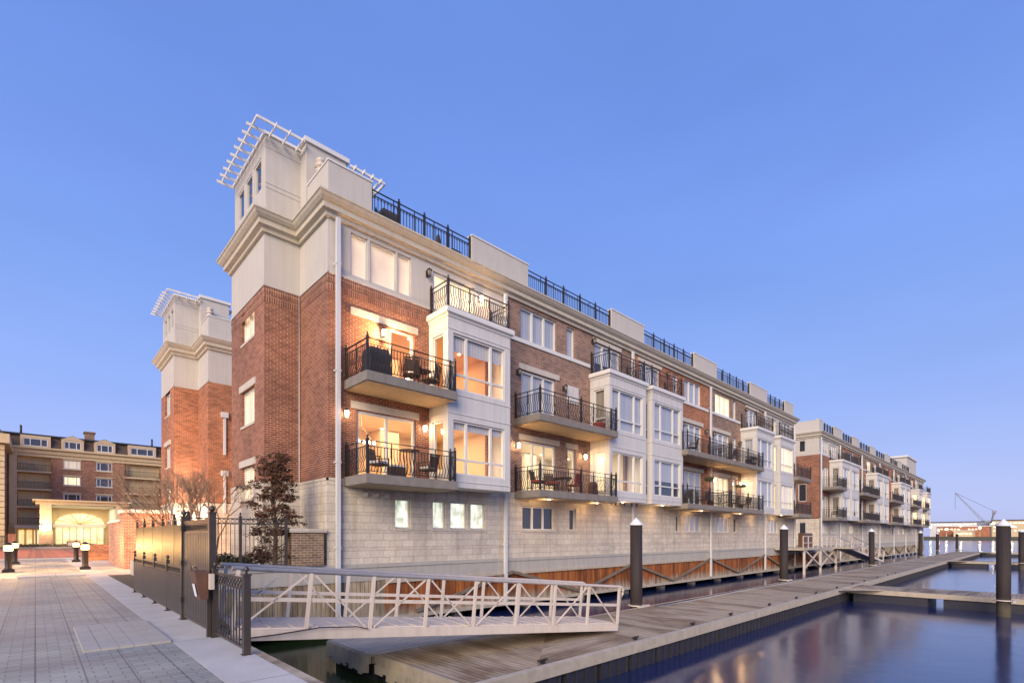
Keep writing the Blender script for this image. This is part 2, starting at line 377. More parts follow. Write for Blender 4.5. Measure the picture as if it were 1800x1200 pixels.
def sidewalkmat():
    m = M_('sidewalk'); sp = m.n('ShaderNodeSeparateXYZ'); m.l(m.obj(), sp.inputs[0])
    A = m.brick(m.vec(sp.outputs[0], sp.outputs[1]), 50, 3.0, .012, (.56, .54, .50), (.52, .50, .47), (.25, .23, .21), off=0, smooth=.3)
    n = m.noise(1.2, 6); f = m.noise(60, 3)
    cc = m.mix(1, A.outputs['Color'], m.ramp(n, [(.3, (.86, .86, .86)), (.7, (1.08, 1.08, 1.07))]), 'MULTIPLY')
    cc = m.mix(1, cc, m.ramp(f, [(.35, (.9, .9, .9)), (.65, (1.05, 1.05, 1.05))]), 'MULTIPLY')
    m.base(cc, .8); m.bump(f, .15, .003); return m.m
Mt['sidewalk'] = sidewalkmat()
Mt['street'] = brickmat('street_brick', (.40, .17, .10), (.33, .13, .08), (.3, .2, .15))
Mt['grassland'] = mottled('far_ground', (.10, .10, .08), .95, .3, .05, streak=False)

# ------------------------------------------------------------------ wall and window kit
def P(pl, c, u, d, z):
    return (u, c - d, z) if pl == 'S' else (c - d, u, z) if pl == 'W' else (c + d, u, z) if pl == 'E' else (u, c + d, z)
def pbox(mb, pl, c, u0, u1, d0, d1, z0, z1):
    a = P(pl, c, u0, d0, z0); b = P(pl, c, u1, d1, z1); mb.box(a[0], b[0], a[1], b[1], min(z0, z1), max(z0, z1)); return mb
def wall(mb, pl, c, u0, u1, z0, z1, ops=(), depth=.14):
    ops = [(max(a, u0), min(b, u1), max(p, z0), min(q, z1)) for a, b, p, q in ops]
    ops = [o for o in ops if o[0] < o[1] - 1e-6 and o[2] < o[3] - 1e-6]
    us = sorted({u0, u1, *[o[0] for o in ops], *[o[1] for o in ops]}); zs = sorted({z0, z1, *[o[2] for o in ops], *[o[3] for o in ops]})
    for i in range(len(us) - 1):
        for j in range(len(zs) - 1):
            uc, zc = (us[i] + us[i+1]) / 2, (zs[j] + zs[j+1]) / 2
            if any(o[0] < uc < o[1] and o[2] < zc < o[3] for o in ops): continue
            mb.quad(P(pl, c, us[i], 0, zs[j]), P(pl, c, us[i+1], 0, zs[j]), P(pl, c, us[i+1], 0, zs[j+1]), P(pl, c, us[i], 0, zs[j+1]))
    for a, b, p, q in ops:
        for (ua, za, ub, zb) in ((a, p, b, p), (b, p, b, q), (b, q, a, q), (a, q, a, p)):
            if (za == zb and (abs(za - z0) < 1e-6 or abs(za - z1) < 1e-6)) : continue
            mb.quad(P(pl, c, ua, 0, za), P(pl, c, ub, 0, zb), P(pl, c, ub, -depth, zb), P(pl, c, ua, -depth, za))
    return mb
def window(root, pl, c, u0, u1, z0, z1, lights=1, style='curtain', transom=None, split=None, name='window', fw=.055, trim='trim', rec=.07):
    """frame set in the wall (part), with its pane and what hangs behind it (sub-parts)"""
    f = MB(); g = .012
    a, b, p, q = u0 + g, u1 - g, z0 + g, z1 - g
    d0, d1 = -rec - .07, -rec + .02
    pbox(f, pl, c, a, a + fw, d0, d1, p, q); pbox(f, pl, c, b - fw, b, d0, d1, p, q)
    pbox(f, pl, c, a + fw, b - fw, d0, d1, p, p + fw); pbox(f, pl, c, a + fw, b - fw, d0, d1, q - fw, q)
    if split is None and lights > 1: split = [i / lights for i in range(1, lights)]
    for s in split or []:
        um = a + (b - a) * s; pbox(f, pl, c, um - .05, um + .05, d0 - .003, d1 + .004, p + fw, q - fw)
    if transom: pbox(f, pl, c, a + fw, b - fw, d0 + .003, d1 - .004, transom - .035, transom + .035)
    o = f.build(name, Mt[trim], root)
    pn = MB(); dd = -rec - .03
    pn.quad(P(pl, c, a, dd, p), P(pl, c, b, dd, p), P(pl, c, b, dd, q), P(pl, c, a, dd, q))
    pn.build('pane', Mt['glass_room' if style == 'open' or style.startswith('lit') or style.endswith('lit') else 'glass'], o)
    if style == 'open': return o
    back = MB(); db = -.17
    if style == 'half':            # blind drawn part way, dark room below
        zm = p + (q - p) * rnd.uniform(.25, .5)
        back.quad(P(pl, c, a, db, zm), P(pl, c, b, db, zm), P(pl, c, b, db, q), P(pl, c, a, db, q)); back.build('blind', Mt['curtain'], o)
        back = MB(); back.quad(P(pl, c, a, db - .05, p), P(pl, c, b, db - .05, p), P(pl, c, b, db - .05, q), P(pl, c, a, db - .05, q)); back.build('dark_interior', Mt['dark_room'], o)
        return o
    nm = {'curtain': 'curtain', 'tan': 'blind', 'dark': 'dark_interior', 'blind_lit': 'blind', 'curtain_lit': 'curtain'}.get(style, 'curtain')
    mt = {'curtain': 'curtain', 'tan': 'blind_tan', 'dark': 'dark_room'}.get(style, style)
    m_ = 10 if nm == 'curtain' else 1
    for i in range(m_):            # curtains hang in shallow folds
        ua, ub = a + (b - a) * i / m_, a + (b - a) * (i + 1) / m_; e1 = .02 * (i % 2) if m_ > 1 else 0; e2 = .02 * ((i + 1) % 2) if m_ > 1 else 0
        back.quad(P(pl, c, ua, db - e1, p), P(pl, c, ub, db - e2, p), P(pl, c, ub, db - e2, q), P(pl, c, ua, db - e1, q))
    back.build(nm, Mt[mt], o); return o
def sweep(mb, pts, prof, closed=True):
    """mitred moulding round a counter-clockwise outline; prof = (outward, z)"""
    n = len(pts); ring = []
    for i in range(n):
        p = Vector(pts[i]); a = Vector(pts[i-1]) if (closed or i) else None; b = Vector(pts[(i+1) % n]) if (closed or i < n-1) else None
        def nr(s, t): d = (t - s).normalized(); return Vector((d.y, -d.x))
        if a is None: nn = nr(p, b)
        elif b is None: nn = nr(a, p)
        else:
            n1, n2 = nr(a, p), nr(p, b); nn = (n1 + n2); nn = nn / max(.2, 1 + n1.dot(n2)) 
        ring.append([(p.x + nn.x * d, p.y + nn.y * d, z) for d, z in prof])
    for i in range(n if closed else n - 1):
        A, B = ring[i], ring[(i+1) % n]
        for k in range(len(prof) - 1): mb.quad(A[k], B[k], B[k+1], A[k+1])
    if not closed:
        mb.quad(*ring[0]); mb.quad(*ring[-1])
    return mb
CORN = [(0, 12.0), (.10, 12.0), (.10, 12.13), (.16, 12.16), (.24, 12.17), (.24, 12.33), (.30, 12.36), (.38, 12.44), (.42, 12.52), (.45, 12.53), (.45, 12.585), (0, 12.60)]
def railing(root, pts, z, h=1.04, wavy=True, posts=True, sp=.115, fine=True, gap_curl=False, inner=None, name='railing', pw=.075):
    """iron railing along an open polyline; the posts are parts of their own"""
    mb = MB(); P2 = [Vector((p[0], p[1])) for p in pts]
    for i in range(len(P2) - 1):
        a, b = P2[i], P2[i+1]; L = (b - a).length; d = (b - a) / L; nrm = Vector((d.y, -d.x))
        A = lambda t, zz, o=0: (a.x + d.x*t + nrm.x*o, a.y + d.y*t + nrm.y*o, z + zz)
        mb.bar(A(0, h), A(L, h), .05, .022); mb.bar(A(0, h - .17), A(L, h - .17), .03, .022); mb.bar(A(0, .09), A(L, .09), .03, .022)
        k = max(1, round(L / sp))
        for j in range(1, k):
            t = L * j / k
            if wavy and fine:
                for s_, e_ in zip(range(6), range(1, 7)):
                    f = lambda q: (A(t, .09 + (h - .26) * q / 6, .085 * (0, .75, 1, .35, -.12, -.06, 0)[q]))
                    mb.bar(f(s_), f(e_), .019, .019, up=(d.x, d.y, 0))
            else:
                mb.bar(A(t, .09), A(t, h - .17), .019, .019)
                if gap_curl and fine:
                    for s_ in range(6):
                        q = lambda m_: A(t + .045 * math.cos(m_ * math.pi / 3) , h - .225 + .045 * math.sin(m_ * math.pi / 3))
                        mb.bar(q(s_), q(s_ + 1), .014, .014)
        nst = max(1, round(L / .95))
        for j in range(1, nst):
            t = L * j / nst; mb.bar(A(t, 0), A(t, h), .028, .028)
    o = mb.build(name, Mt['iron'], root)
    if posts:
        ps = [(p[0], p[1]) for p in pts] + list(inner or [])
        for x, y in ps:
            q = bx(x - pw/2, x + pw/2, y - pw/2, y + pw/2, z, z + h + .06)
            q.lathe((x, y, z + h + .06), [(pw*.62, 0), (pw*.62, .015), (.014, .025), (.014, .045), (.032, .06), (.036, .085), (.02, .108), (.002, .115)], 8)
            q.build('newel_post', Mt['iron'], root if root.type == 'MESH' else root)
    return o
def balcony(root, x0, x1, yf, yw, z, left='full', right='full', ybay=14.8, fine=True, soff='soffit'):
    s = bx(x0, x1, yf, yw - .002, z - .30, z)
    o = s.build('balcony', Mt['slab'], root)
    bx(x0 + .06, x1 - .06, yf + .06, yw - .02, z - .325, z - .297).build('soffit', Mt[soff], o)
    i = .07
    yl = yw - .05 if left == 'full' else ybay - .05; yr = yw - .05 if right == 'full' else ybay - .05
    inner = [((x0 + x1) / 2, yf + i)] if x1 - x0 > 4.5 else []
    railing(o, [(x0 + i, yl), (x0 + i, yf + i), (x1 - i, yf + i), (x1 - i, yr)], z, inner=inner, fine=fine)
    return o
def wall_lamp(root, x, y, z, lit=0, pl='S'):
    s = -1
    b = bx(x - .05, x + .05, y - .03, y, z - .12, z + .12)
    b.tube([(x, y - .03, z + .02), (x, y - .10, z + .14), (x, y - .16, z + .17), (x, y - .17, z + .12)], .012, 6)
    b.lathe((x, y - .17, z - .17), [(.02, 0), (.05, .02), (.055, .04)], 6); b.lathe((x, y - .17, z + .09), [(.11, 0), (.09, .03), (.03, .07), (.01, .1)], 6)
    for k in range(4):
        a = math.pi / 4 + k * math.pi / 2; b.bar((x + .052*math.cos(a), y - .17 + .052*math.sin(a), z - .14), (x + .088*math.cos(a), y - .17 + .088*math.sin(a), z + .09), .012, .012)
    o = b.build('wall_lamp', Mt['iron'], root)
    MB().lathe((x, y - .17, z - .135), [(.04, 0), (.075, .22)], 6).build('lamp_glass', Mt['bulb'] if lit else Mt['blind_tan'], o)
    if lit: point((x, y - .26, z - .02), lit, (1, .55, .22), .07, parent=o)
    return o
def bay(root, x0, x1, yf, yw, s1='curtain', s2='curtain', fine=True, side='tan', hollow=False, side2=None):
    """projecting two-storey white bay with its window groups"""
    z0, z1 = 3.40, 9.70; mb = MB(); side2 = side2 or side
    wz = [(3.87, 5.87), (6.99, 9.05)]
    a, b = x0 + .24, x1 - .30
    wall(mb, 'S', yf, x0, x1, z0, z1, [(a, b, p, q) for p, q in wz])
    wy0, wy1 = yf + .30, yw - .22
    for pl, c in (('W', x0), ('E', x1)):
        wall(mb, pl, c, yf, yw, z0, z1, [(wy0, wy1, p - .0, q) for p, q in wz] if pl == 'W' else [])
    mb.quad((x0, yf, z0), (x1, yf, z0), (x1, yw, z0), (x0, yw, z0))
    o = mb.build('bay_window', Mt['panel'], root)
    cap = MB(); sweep(cap, [(x0, yw), (x0, yf), (x1, yf), (x1, yw)], [(0, 9.60), (.03, 9.60), (.05, 9.68), (.11, 9.70), (.13, 9.72), (.13, 9.86), (.11, 9.91), (0, 9.92)], False)
    cap.quad((x0, yf, 9.92), (x1, yf, 9.92), (x1, yw, 9.92), (x0, yw, 9.92)); cap.build('cap', Mt['trim'], o)
    for zz in (3.62, 6.11, 6.81, 9.18): rl = MB(); sweep(rl, [(x0, yw), (x0, yf), (x1, yf), (x1, yw)], [(0, zz - .02), (.018, zz - .02), (.022, zz), (.018, zz + .02), (0, zz + .02)], False); rl.build('moulding', Mt['panel'], o)
    for (p, q), st in zip(wz, (s1, s2)):
        window(o, 'S', yf, a, b, p, q, 3, 'open' if hollow else st, transom=p + (q - p) * .285, split=[.25, .73])
    if hollow:
        for (p, q), fr in zip(wz, (.16, .30)):  # pale sheets stand for the sky reflected in the upper panes
            bl = MB(); bl.quad((a + .06, yf + .16, q - (q - p) * fr), (b - .06, yf + .16, q - (q - p) * fr), (b - .06, yf + .16, q - .02), (a + .06, yf + .16, q - .02)); bl.build('reflection_sheet', Mt['curtain'], o)
    for (p, q), st in zip(wz, (side, side2)):
        window(o, 'W', x0, wy0, wy1, p, q, 1, 'open' if hollow else st, transom=p + (q - p) * .285 if not hollow else None)
    railing(o, [(x0 + .06, yw - .05), (x0 + .06, yf + .06), (x1 - .06, yf + .06), (x1 - .06, yw - .05)], 9.92, fine=fine, h=1.02)
    return o
def lintel(root, pl, c, u0, u1, z0, z1): return pbox(MB(), pl, c, u0, u1, -.02, .045, z0, z1).build('lintel', Mt['lintel'], root)
def room(root, x0, x1, y0, y1, z0, z1, mat='room', power=150, colr=(1, .74, .48), bayx=None, ybay=14.95, cans=3, name='room'):
    mb = MB()
    if bayx: pts = [(x0, y0), (bayx[0], y0), (bayx[0], ybay), (bayx[1], ybay), (bayx[1], y0), (x1, y0), (x1, y1), (x0, y1)]
    else: pts = [(x0, y0), (x1, y0), (x1, y1), (x0, y1)]
    mb.quad((x0, y1, z0), (x1, y1, z0), (x1, y1, z1), (x0, y1, z1))
    for xx in (x0, x1): mb.quad((xx, y0, z0), (xx, y1, z0), (xx, y1, z1), (xx, y0, z1))
    for zz in (z0, z1):
        mb.quad((x0, y0, zz), (x1, y0, zz), (x1, y1, zz), (x0, y1, zz))
        if bayx: mb.quad((bayx[0], ybay, zz), (bayx[1], ybay, zz), (bayx[1], y0, zz), (bayx[0], y0, zz))
    # partition walls that break up the far wall
    for k in range(3):
        xx = x0 + (x1 - x0) * (.22 + .28 * k); mb.box(xx, xx + .9, y1 - .6 - .4 * (k % 2), y1 - .01, z0 + .01, z1 - (.01 if k % 2 else .45))
    o = mb.build(name, Mt[mat], root)
    c = MB()
    for i in range(cans):
        for j in range(2):
            xx = x0 + (x1 - x0) * (i + .5) / cans; yy = y0 + (y1 - y0) * (.25 + .5 * j); c.lathe((xx, yy, z1 - .03), [(.07, 0), (.07, .02)], 10)
    if bayx: c.lathe(((bayx[0] + bayx[1]) / 2, y0 - .4, z1 - .03), [(.07, 0), (.07, .02)], 10)
    c.build('recessed_lights', Mt['can'], o)
    area(((x0 + x1) / 2, (y0 + y1) / 2 - .3, z1 - .08), (x1 - x0) * .8, (y1 - y0) * .7, power, colr, parent=o)
    return o

# ------------------------------------------------------------------ ground, water, piers
struct(MB().quad((-6000, -6000, -1.66), (9000, -6000, -1.66), (9000, 9000, -1.66), (-6000, 9000, -1.66)), 'water', Mt['water'])
struct(bx(-400, 1.5, -60, 47.5, -3, 0), 'promenade', Mt['paver'])
struct(bx(1.505, 2.16, -60, 47.5, -3, .004), 'sidewalk', Mt['sidewalk'])
struct(bx(2.16, 6.2, 26.5, 47.5, -3, .002), 'path', Mt['concrete'])
struct(bx(-400, 200, 47.5, 92, -3, -.02), 'street', Mt['street'])
struct(bx(-400, 200, 47.5, 47.8, -.02, .09), 'kerb', Mt['sidewalk'])
struct(bx(-3000, 200, 92, 3000, -3, .02), 'ground', Mt['grassland'])
struct(bx(2.17, 2.93, 15.9, 26.5, -2.2, .0), 'planting_bed', Mt['soil'])

pier = thing('pier', 'concrete pier deck on piles with rusty plank skirt, carrying the brick and white apartments', 'pier', (2.95, 15.97, -1.5))
PX0, PX1, PF = 2.95, 128.0, 15.97
bx(PX0, PX1, PF, 26.5, .06, .60).build('deck', Mt['concrete'], pier); bx(6.2, PX1, 26.5, 47.4, .06, .599).build('deck', Mt['concrete'], pier)
bx(PX0, PX1, 25, 25.2, -3, .05).build('shade_board', Mt['dark_room'], pier)  # added dark board closes the open back, keeping the gap under the skirt black
bx(PX0 - .01, PX1 + .02, PF - .03, PF + .3, .52, .66).build('coping', Mt['concrete'], pier)
def skirt(x0, x1, mat): 
    mb = MB()
    x = x0
    while x < x1 - .01:
        w = .155; mb.box(x, min(x + w - .008, x1), PF + .02 + rnd.uniform(0, .012), PF + .08, -1.36 + rnd.uniform(-.02, .02), .06); x += w
    mb.build('plank_skirt', Mt[mat], pier)
skirt(PX0, 9.0, 'skirt_pale'); skirt(9.0, 59, 'rust'); skirt(59, PX1, 'skirt_pale')
bx(PX0, PX1, PF - .06, PF + .02, -1.38, -1.24).build('waler', Mt['fascia'], pier)
bx(PX0 - .05, PX0 + .05, PF, 26.4, -1.7, .60).build('side_wall', Mt['concrete'], pier)
for zz, i in ((-.02, 0),): bx(9, PX1, PF - .04, PF + .02, -.06, .06).build('ledger', Mt['fascia'], pier)
zig = [10.2, 15.14, 19.9, 24.5, 29.1, 34.2, 38.95, 44.2, 48.5, 53, 57.5, 62, 66.5, 71, 75.5, 80, 84.5, 89, 93.5, 98, 102.5, 107, 111.5, 116, 120.5, 125]
for i in range(len(zig) - 1):
    za, zb = ((-1.15, .05) if i % 2 == 0 else (.05, -1.15))
    MB().bar((zig[i], PF - .09, za), (zig[i+1], PF - .09, zb), .07, .13).build('brace', Mt['old_timber'], pier)
x = 8.5; k = 0
while x < 127:
    for yy in (16.6, 20.5):
        bx(x - .19, x + .19, yy - .19, yy + .19, -2.2, .06).build('pier_pile', Mt['concrete'], pier)
    x += 4.05; k += 1

seawall = tag(bx(2.165, 2.30, -60, 15.9, -2.5, -.006).build('seawall', Mt['skirt_pale']), 'weathered seawall along the promenade edge below the black fence', 'seawall')

# ------------------------------------------------------------------ near apartment building
def end_block(root, X0, X1, Y0, Y1, brick, tower=True, right_brick=None):
    """end wall, tower, cornice, roof; shared by the two rows"""
    xt = X0 - 1.22; ty0, ty1 = Y0 + 2.33, Y0 + 6.25
    wins = [(ty0 + 1.07, ty0 + 2.6, 8.82, 10.2), (ty0 + 1.07, ty0 + 2.6, 5.72, 7.03), (ty0 + 1.07, ty0 + 2.6, 2.9, 4.18)]
    for nm, mt, z0, z1, ex in (('stone_wall', 'stone', .62, 3.45, .03), ('brick_wall', brick, 3.5, 10.2, 0), ('stucco_wall', 'stucco', 10.2, 12.1, .0)):
        mb = MB()
        wall(mb, 'W', X0 - ex, Y0 - ex if ex else Y0, ty0 - ex, z0, z1)
        wall(mb, 'W', xt - ex, ty0 - ex, ty1 + ex, z0, z1, wins, .2)
        wall(mb, 'S', ty0 - ex, xt - ex, X0 - ex, z0, z1); wall(mb, 'N', ty1 + ex, xt - ex, X0 - ex, z0, z1)
        wall(mb, 'W', X0 - ex, ty1 + ex, Y1 + ex, z0, z1)
        wall(mb, 'N', Y1 + ex, X0 - ex, X1, z0, z1)
        mb.build(nm, Mt[mt], root)
    # water table over the stone, belt over the brick
    def band(z0, z1, d, name, mt):
        b = MB(); b.box(X0 - d, X0 + .01, Y0 - d, ty0 - d, z0, z1); b.box(xt - d, X0 - d - .001, ty0 - d, ty0 + .01, z0, z1)
        b.box(xt - d, xt + .01, ty0 + .011, ty1 + d, z0, z1); b.box(X0 - d, X0 + .01, ty1 + .01, Y1 + d, z0, z1); b.build(name, Mt[mt], root)
    band(3.43, 3.51, .05, 'water_table', 'stone'); band(10.19, 10.30, .03, 'belt_course', 'stucco')
    if brick == 'brick_red':
        for a, b in ((9.95, 10.17), (9.66, 9.87)): band(a, b, .012, 'soldier_course', 'soldier')
    for i, (a, b, p, q) in enumerate(wins):
        window(root, 'W', xt, a, b, p, q, 2, 'curtain_lit' if Y0 < 20 else 'curtain', rec=.12)
        if i: lintel(root, 'W', xt, a - .18, b + .18, q, q + .24)
        pbox(MB(), 'W', xt, a - .04, b + .04, -.1, .03, p - .09, p - .002).build('sill', Mt['lintel'], root)
    cn = MB(); sweep(cn, [(X0, Y0), (X1, Y0), (X1, Y1), (X0, Y1), (X0, ty1), (xt, ty1), (xt, ty0), (X0, ty0)], CORN)
    cn.build('cornice', Mt['cornice'], root)
    rf = MB().box(X0, X1, Y0, Y1, 12.5, 12.59); rf.box(xt, X0 - .001, ty0, ty1, 12.5, 12.59); rf.build('roof', Mt['concrete'], root)
    # upper tower and penthouse
    ux0, uy0, uy1, uz = xt + .06, ty0 + .05, ty1 - .22, 15.42
    uw = [(uy0 + .45, uy0 + 1.25, 13.75, 14.9), (uy0 + 1.45, uy0 + 2.25, 13.75, 14.9), (uy0 + 2.45, uy0 + 3.25, 13.75, 14.9)]
    mb = MB(); wall(mb, 'W', ux0, uy0, uy1, 12.55, uz, uw, .1); wall(mb, 'S', uy0, ux0, X0 + .05, 12.55, uz); wall(mb, 'N', uy1, ux0, X0 + .05, 12.55, uz)
    tp = mb.build('upper_tower', Mt['stucco'], root)
    for a, b, p, q in uw: window(tp, 'W', ux0, a, b, p, q, 1, 'dark', rec=.04)
    for zz in (13.62, 13.78, 15.0): bx(ux0 - .012, X0 + .04, uy0 - .014, uy0 + .004, zz, zz + .025).build('moulding', Mt['stucco'], tp)
    g = MB(); g.box(ux0 - .07, X0 + .04, uy0 - .07, uy1 + .07, uz, uz + .09); g.build('tower_roof', Mt['trim'], root)
    ph = MB().box(X0 + .03, X0 + 1.5, Y0 + 1.85, ty1 + .3, 12.55, 15.50); ph.build('penthouse', Mt['stucco'], root)
    bx(X0 - .05, X0 + 1.6, Y0 + 1.77, ty1 + .38, 15.5, 15.66).build('penthouse_roof', Mt['trim'], root)
    # vent turret
    v = MB().lathe((X0 + .42, Y0 + 1.55, 13.9), [(.13, 0), (.13, .5), (.17, .52), (.2, .58), (.13, .62), (.13, .68), (.2, .70), (.2, .78), (.13, .82), (.13, .86), (.19, .9), (.15, 1.0), (.02, 1.04)], 14)
    v.build('vent_cowl', Mt['alu'], root)
    # pergola brim
    pz = 15.42; b = MB(); px0, py0, px1, py1 = xt - .40, ty0 - .58, X0 + 3.05, ty1 - .25
    b.bar((px0, py0, pz), (X0 - .06, py0, pz), .04, .09); b.bar((px0, py0, pz), (px0, py1, pz), .04, .09)
    n = 9
    for i in range(n):
        yy = py0 + .45 + (py1 - py0 - .5) * i / (n - 1); b.bar((px0 - .20, yy, pz - .08), (ux0 - .07, yy, pz - .08), .025, .10)
    for xx in (px0 + .55, px0 + 1.0, px0 + 1.45): b.bar((xx, py0 - .22, pz - .08), (xx, uy0 - .07, pz - .08), .025, .10)
    b2_ = MB(); b2_.bar((X0 + 1.62, py0, pz), (px1, py0, pz), .04, .09); b2_.bar((px1, py0, pz), (px1, py0 + 1.3, pz), .05, .11); b2_.bar((X0 + 1.5, py0 + .7, pz), (px1, py0 + .7, pz), .05, .11)
    for xx in (X0 + 1.75, X0 + 2.1, X0 + 2.45, X0 + 2.8): b2_.bar((xx, py0 - .22, pz - .08), (xx, py0 + 1.0, pz - .08), .035, .13)
    b2_.build('pergola', Mt['trim'], root)
    b.build('pergola', Mt['trim'], root)
    return xt, ty0, ty1

def facade(root, Y, segs, ops, doors_lit=()):
    """segs: (x0, x1, brick name, stucco top?)"""
    for x0, x1, bm, stc in segs:
        o = [w[:4] for w in ops]
        mb = MB(); wall(mb, 'S', Y - .03, x0 - (.03 if x0 == segs[0][0] else 0), x1, .62, 3.45, o, .2); mb.build('stone_wall', Mt['stone'], root)
        zt = 10.2 if stc else 12.1
        mb = MB(); wall(mb, 'S', Y, x0, x1, 3.5, zt, o); mb.build('brick_wall', Mt[bm], root)
        if stc:
            mb = MB(); wall(mb, 'S', Y, x0, x1, 10.2, 12.1, o); mb.build('stucco_wall', Mt['stucco'], root)
    
b1 = thing('apartment_building', 'nearest brick and white stucco waterfront apartments with bays, balconies and a pergola tower', 'apartment building', (6.91, 16, .62))
Y = 16.0
end_block(b1, 6.91, 51.65, 16, 24.6, 'brick_red')
W1 = [  # x0, x1, z0, z1, lights, style
 (9.38, 10.04, 1.88, 2.96, 1, 'lit_white'), (11.0, 11.62, 1.88, 2.96, 1, 'lit_white'), (11.83, 12.68, 1.88, 2.96, 1, 'lit_white'), (12.84, 13.65, 1.88, 2.96, 1, 'lit_white'),
 (7.92, 10.26, 3.60, 5.90, 2, 'open'), (9.15, 10.2, 6.81, 9.05, 1, 'open'),
 (7.70, 8.33, 10.40, 11.84, 1, 'blind_lit'), (8.42, 9.44, 10.40, 11.84, 1, 'blind_lit'), (9.50, 10.06, 10.40, 11.84, 1, 'blind_lit'), (11.02, 13.1, 9.98, 11.75, 3, 'curtain_lit'),
 (15.80, 18.0, 1.88, 2.96, 3, 'dark'), (19.05, 19.58, 1.88, 2.96, 1, 'dark'),
 (15.78, 18.08, 3.60, 5.90, 3, 'open'), (18.95, 19.55, 3.60, 5.90, 1, 'open'),
 (15.78, 18.05, 6.81, 9.05, 3, 'curtain'),
 (15.71, 18.12, 10.42, 11.86, 3, 'curtain'), (18.88, 19.49, 10.42, 11.86, 1, 'curtain'), (21.1, 23.42, 9.98, 11.72, 3, 'half'),
 (25.35, 27.62, 9.98, 11.72, 3, 'curtain'), (29.2, 29.85, 10.42, 11.86, 1, 'curtain'), (30.67, 32.98, 10.42, 11.86, 3, 'curtain'),
 (30.6, 33.1, 6.81, 9.05, 3, 'curtain'), (30.6, 33.1, 3.60, 5.90, 3, 'half'), (29.5, 30.07, 1.88, 2.96, 1, 'dark'), (30.83, 33.0, 1.88, 2.96, 3, 'curtain'),
 (35.15, 37.65, 10.42, 11.86, 3, 'lit_yellow'), (38.13, 38.74, 10.42, 11.86, 1, 'curtain'), (40.7, 43.0, 9.98, 11.72, 3, 'half'),
 (34.95, 37.5, 6.81, 9.05, 3, 'half'), (38.1, 38.8, 6.81, 9.05, 1, 'curtain'), (34.95, 37.5, 3.60, 5.90, 3, 'lit_yellow'), (38.1, 38.8, 3.60, 5.90, 1, 'lit_dim'),
 (35.1, 37.5, 1.88, 2.96, 3, 'curtain'), (38.2, 39.0, 1.88, 2.96, 1, 'dark'),
 (45.0, 47.2, 9.98, 11.72, 3, 'lit_dim'), (45.2, 47.65, 1.88, 2.96, 3, 'curtain'), (48.9, 49.5, 1.88, 2.96, 1, 'dark'),
 (48.5, 50.8, 10.42, 11.86, 3, 'curtain'), (48.3, 50.7, 3.60, 5.90, 2, 'curtain_lit'), (48.3, 50.7, 6.81, 9.05, 2, 'half')]
bayops = [(11.15, 13.75, 3.62, 6.2), (11.15, 13.75, 6.86, 9.4), (21.0, 23.9, 3.62, 6.2)]
facade(b1, Y, [(6.91, 14.72, 'brick_red', True), (14.72, 24.53, 'brick_pink', False), (24.53, 34.17, 'brick_orange', False), (34.17, 44.21, 'brick_tan', False), (44.21, 51.65, 'brick_red', True)],
       W1 + bayops)
for z0, z1, mt in ((.62, 3.45, 'stone'), (3.5, 10.2, 'brick_red'), (10.2, 12.1, 'stucco')):
    m2 = MB(); wall(m2, 'E', 51.65, 16, 24.6, z0, z1); m2.build('end_wall', Mt[mt], b1)
for (a, b, p, q, n, st) in W1:
    door = q - p > 1.7; nm = 'patio_door' if door else 'window'
    window(b1, 'S', Y - (.03 if p < 3 else 0), a, b, p, q, n, st, name=nm, fw=.09 if door else .05, rec=.09 if p > 3 else .13)
    if p < 3: pbox(MB(), 'S', Y - .03, a - .05, b + .05, -.1, .03, p - .08, p - .002).build('sill', Mt['lintel'], b1)
for a, b, z in ((7.70, 10.38, 5.92), (7.70, 10.33, 9.07), (15.6, 18.32, 5.92), (18.8, 19.72, 5.92), (15.62, 18.3, 9.07), (30.4, 33.3, 9.07), (30.4, 33.3, 5.92), (34.75, 37.7, 9.07), (34.75, 37.7, 5.92), (37.95, 38.95, 5.92), (48.1, 50.9, 5.92), (48.1, 50.9, 9.07)):
    lintel(b1, 'S', Y, a, b, z, z + .25)
for a, b in ((21.0, 23.5), (25.2, 27.8), (40.6, 43.1)): lintel(b1, 'S', Y, a, b, 11.73, 11.93)
pbox(MB(), 'S', Y, 18.9, 19.75, -.01, .05, 8.15, 9.0).build('wall_panel', Mt['panel'], b1)
for a, b in ((14.85, 20.7), (28.25, 34.05), (34.3, 39.5)):
    pbox(MB(), 'S', Y, a, b, -.01, .05, 10.24, 10.41).build('belt_course', Mt['trim'], b1)
pbox(MB(), 'S', Y, 6.95, 14.7, -.01, .03, 10.19, 10.30).build('belt_course', Mt['stucco'], b1)
for a, b in ((9.95, 10.17), (9.66, 9.87)):
    pbox(MB(), 'S', Y, 6.905, 10.8, -.01, .014, a, b).build('soldier_course', Mt['soldier'], b1)
pbox(MB(), 'S', Y, 6.86, 51.65, -.01, .05, 3.43, 3.51).build('water_table', Mt['stone'], b1)
for s in ((10.85, 13.95, 'open', 'open'), (20.75, 24.10, 'open', 'curtain'), (24.75, 28.2, 'half', 'curtain'), (39.6, 43.1, 'curtain', 'curtain'), (44.55, 47.9, 'lit_dim', 'curtain_lit')):
    hol = s[0] < 20
    if s[0] < 22 and not hol:
        bay(b1, s[0], s[1], 14.8, 16, 'open', 'curtain', side='curtain_lit', side2='tan')
    else: bay(b1, s[0], s[1], 14.8, 16, s[2], s[3], hollow=hol, side='tan' if s[0] < 30 else 'lit_dim', side2='half' if s[0] > 30 and s[0] < 42 else ('curtain_lit' if s[0] > 42 else 'tan'))
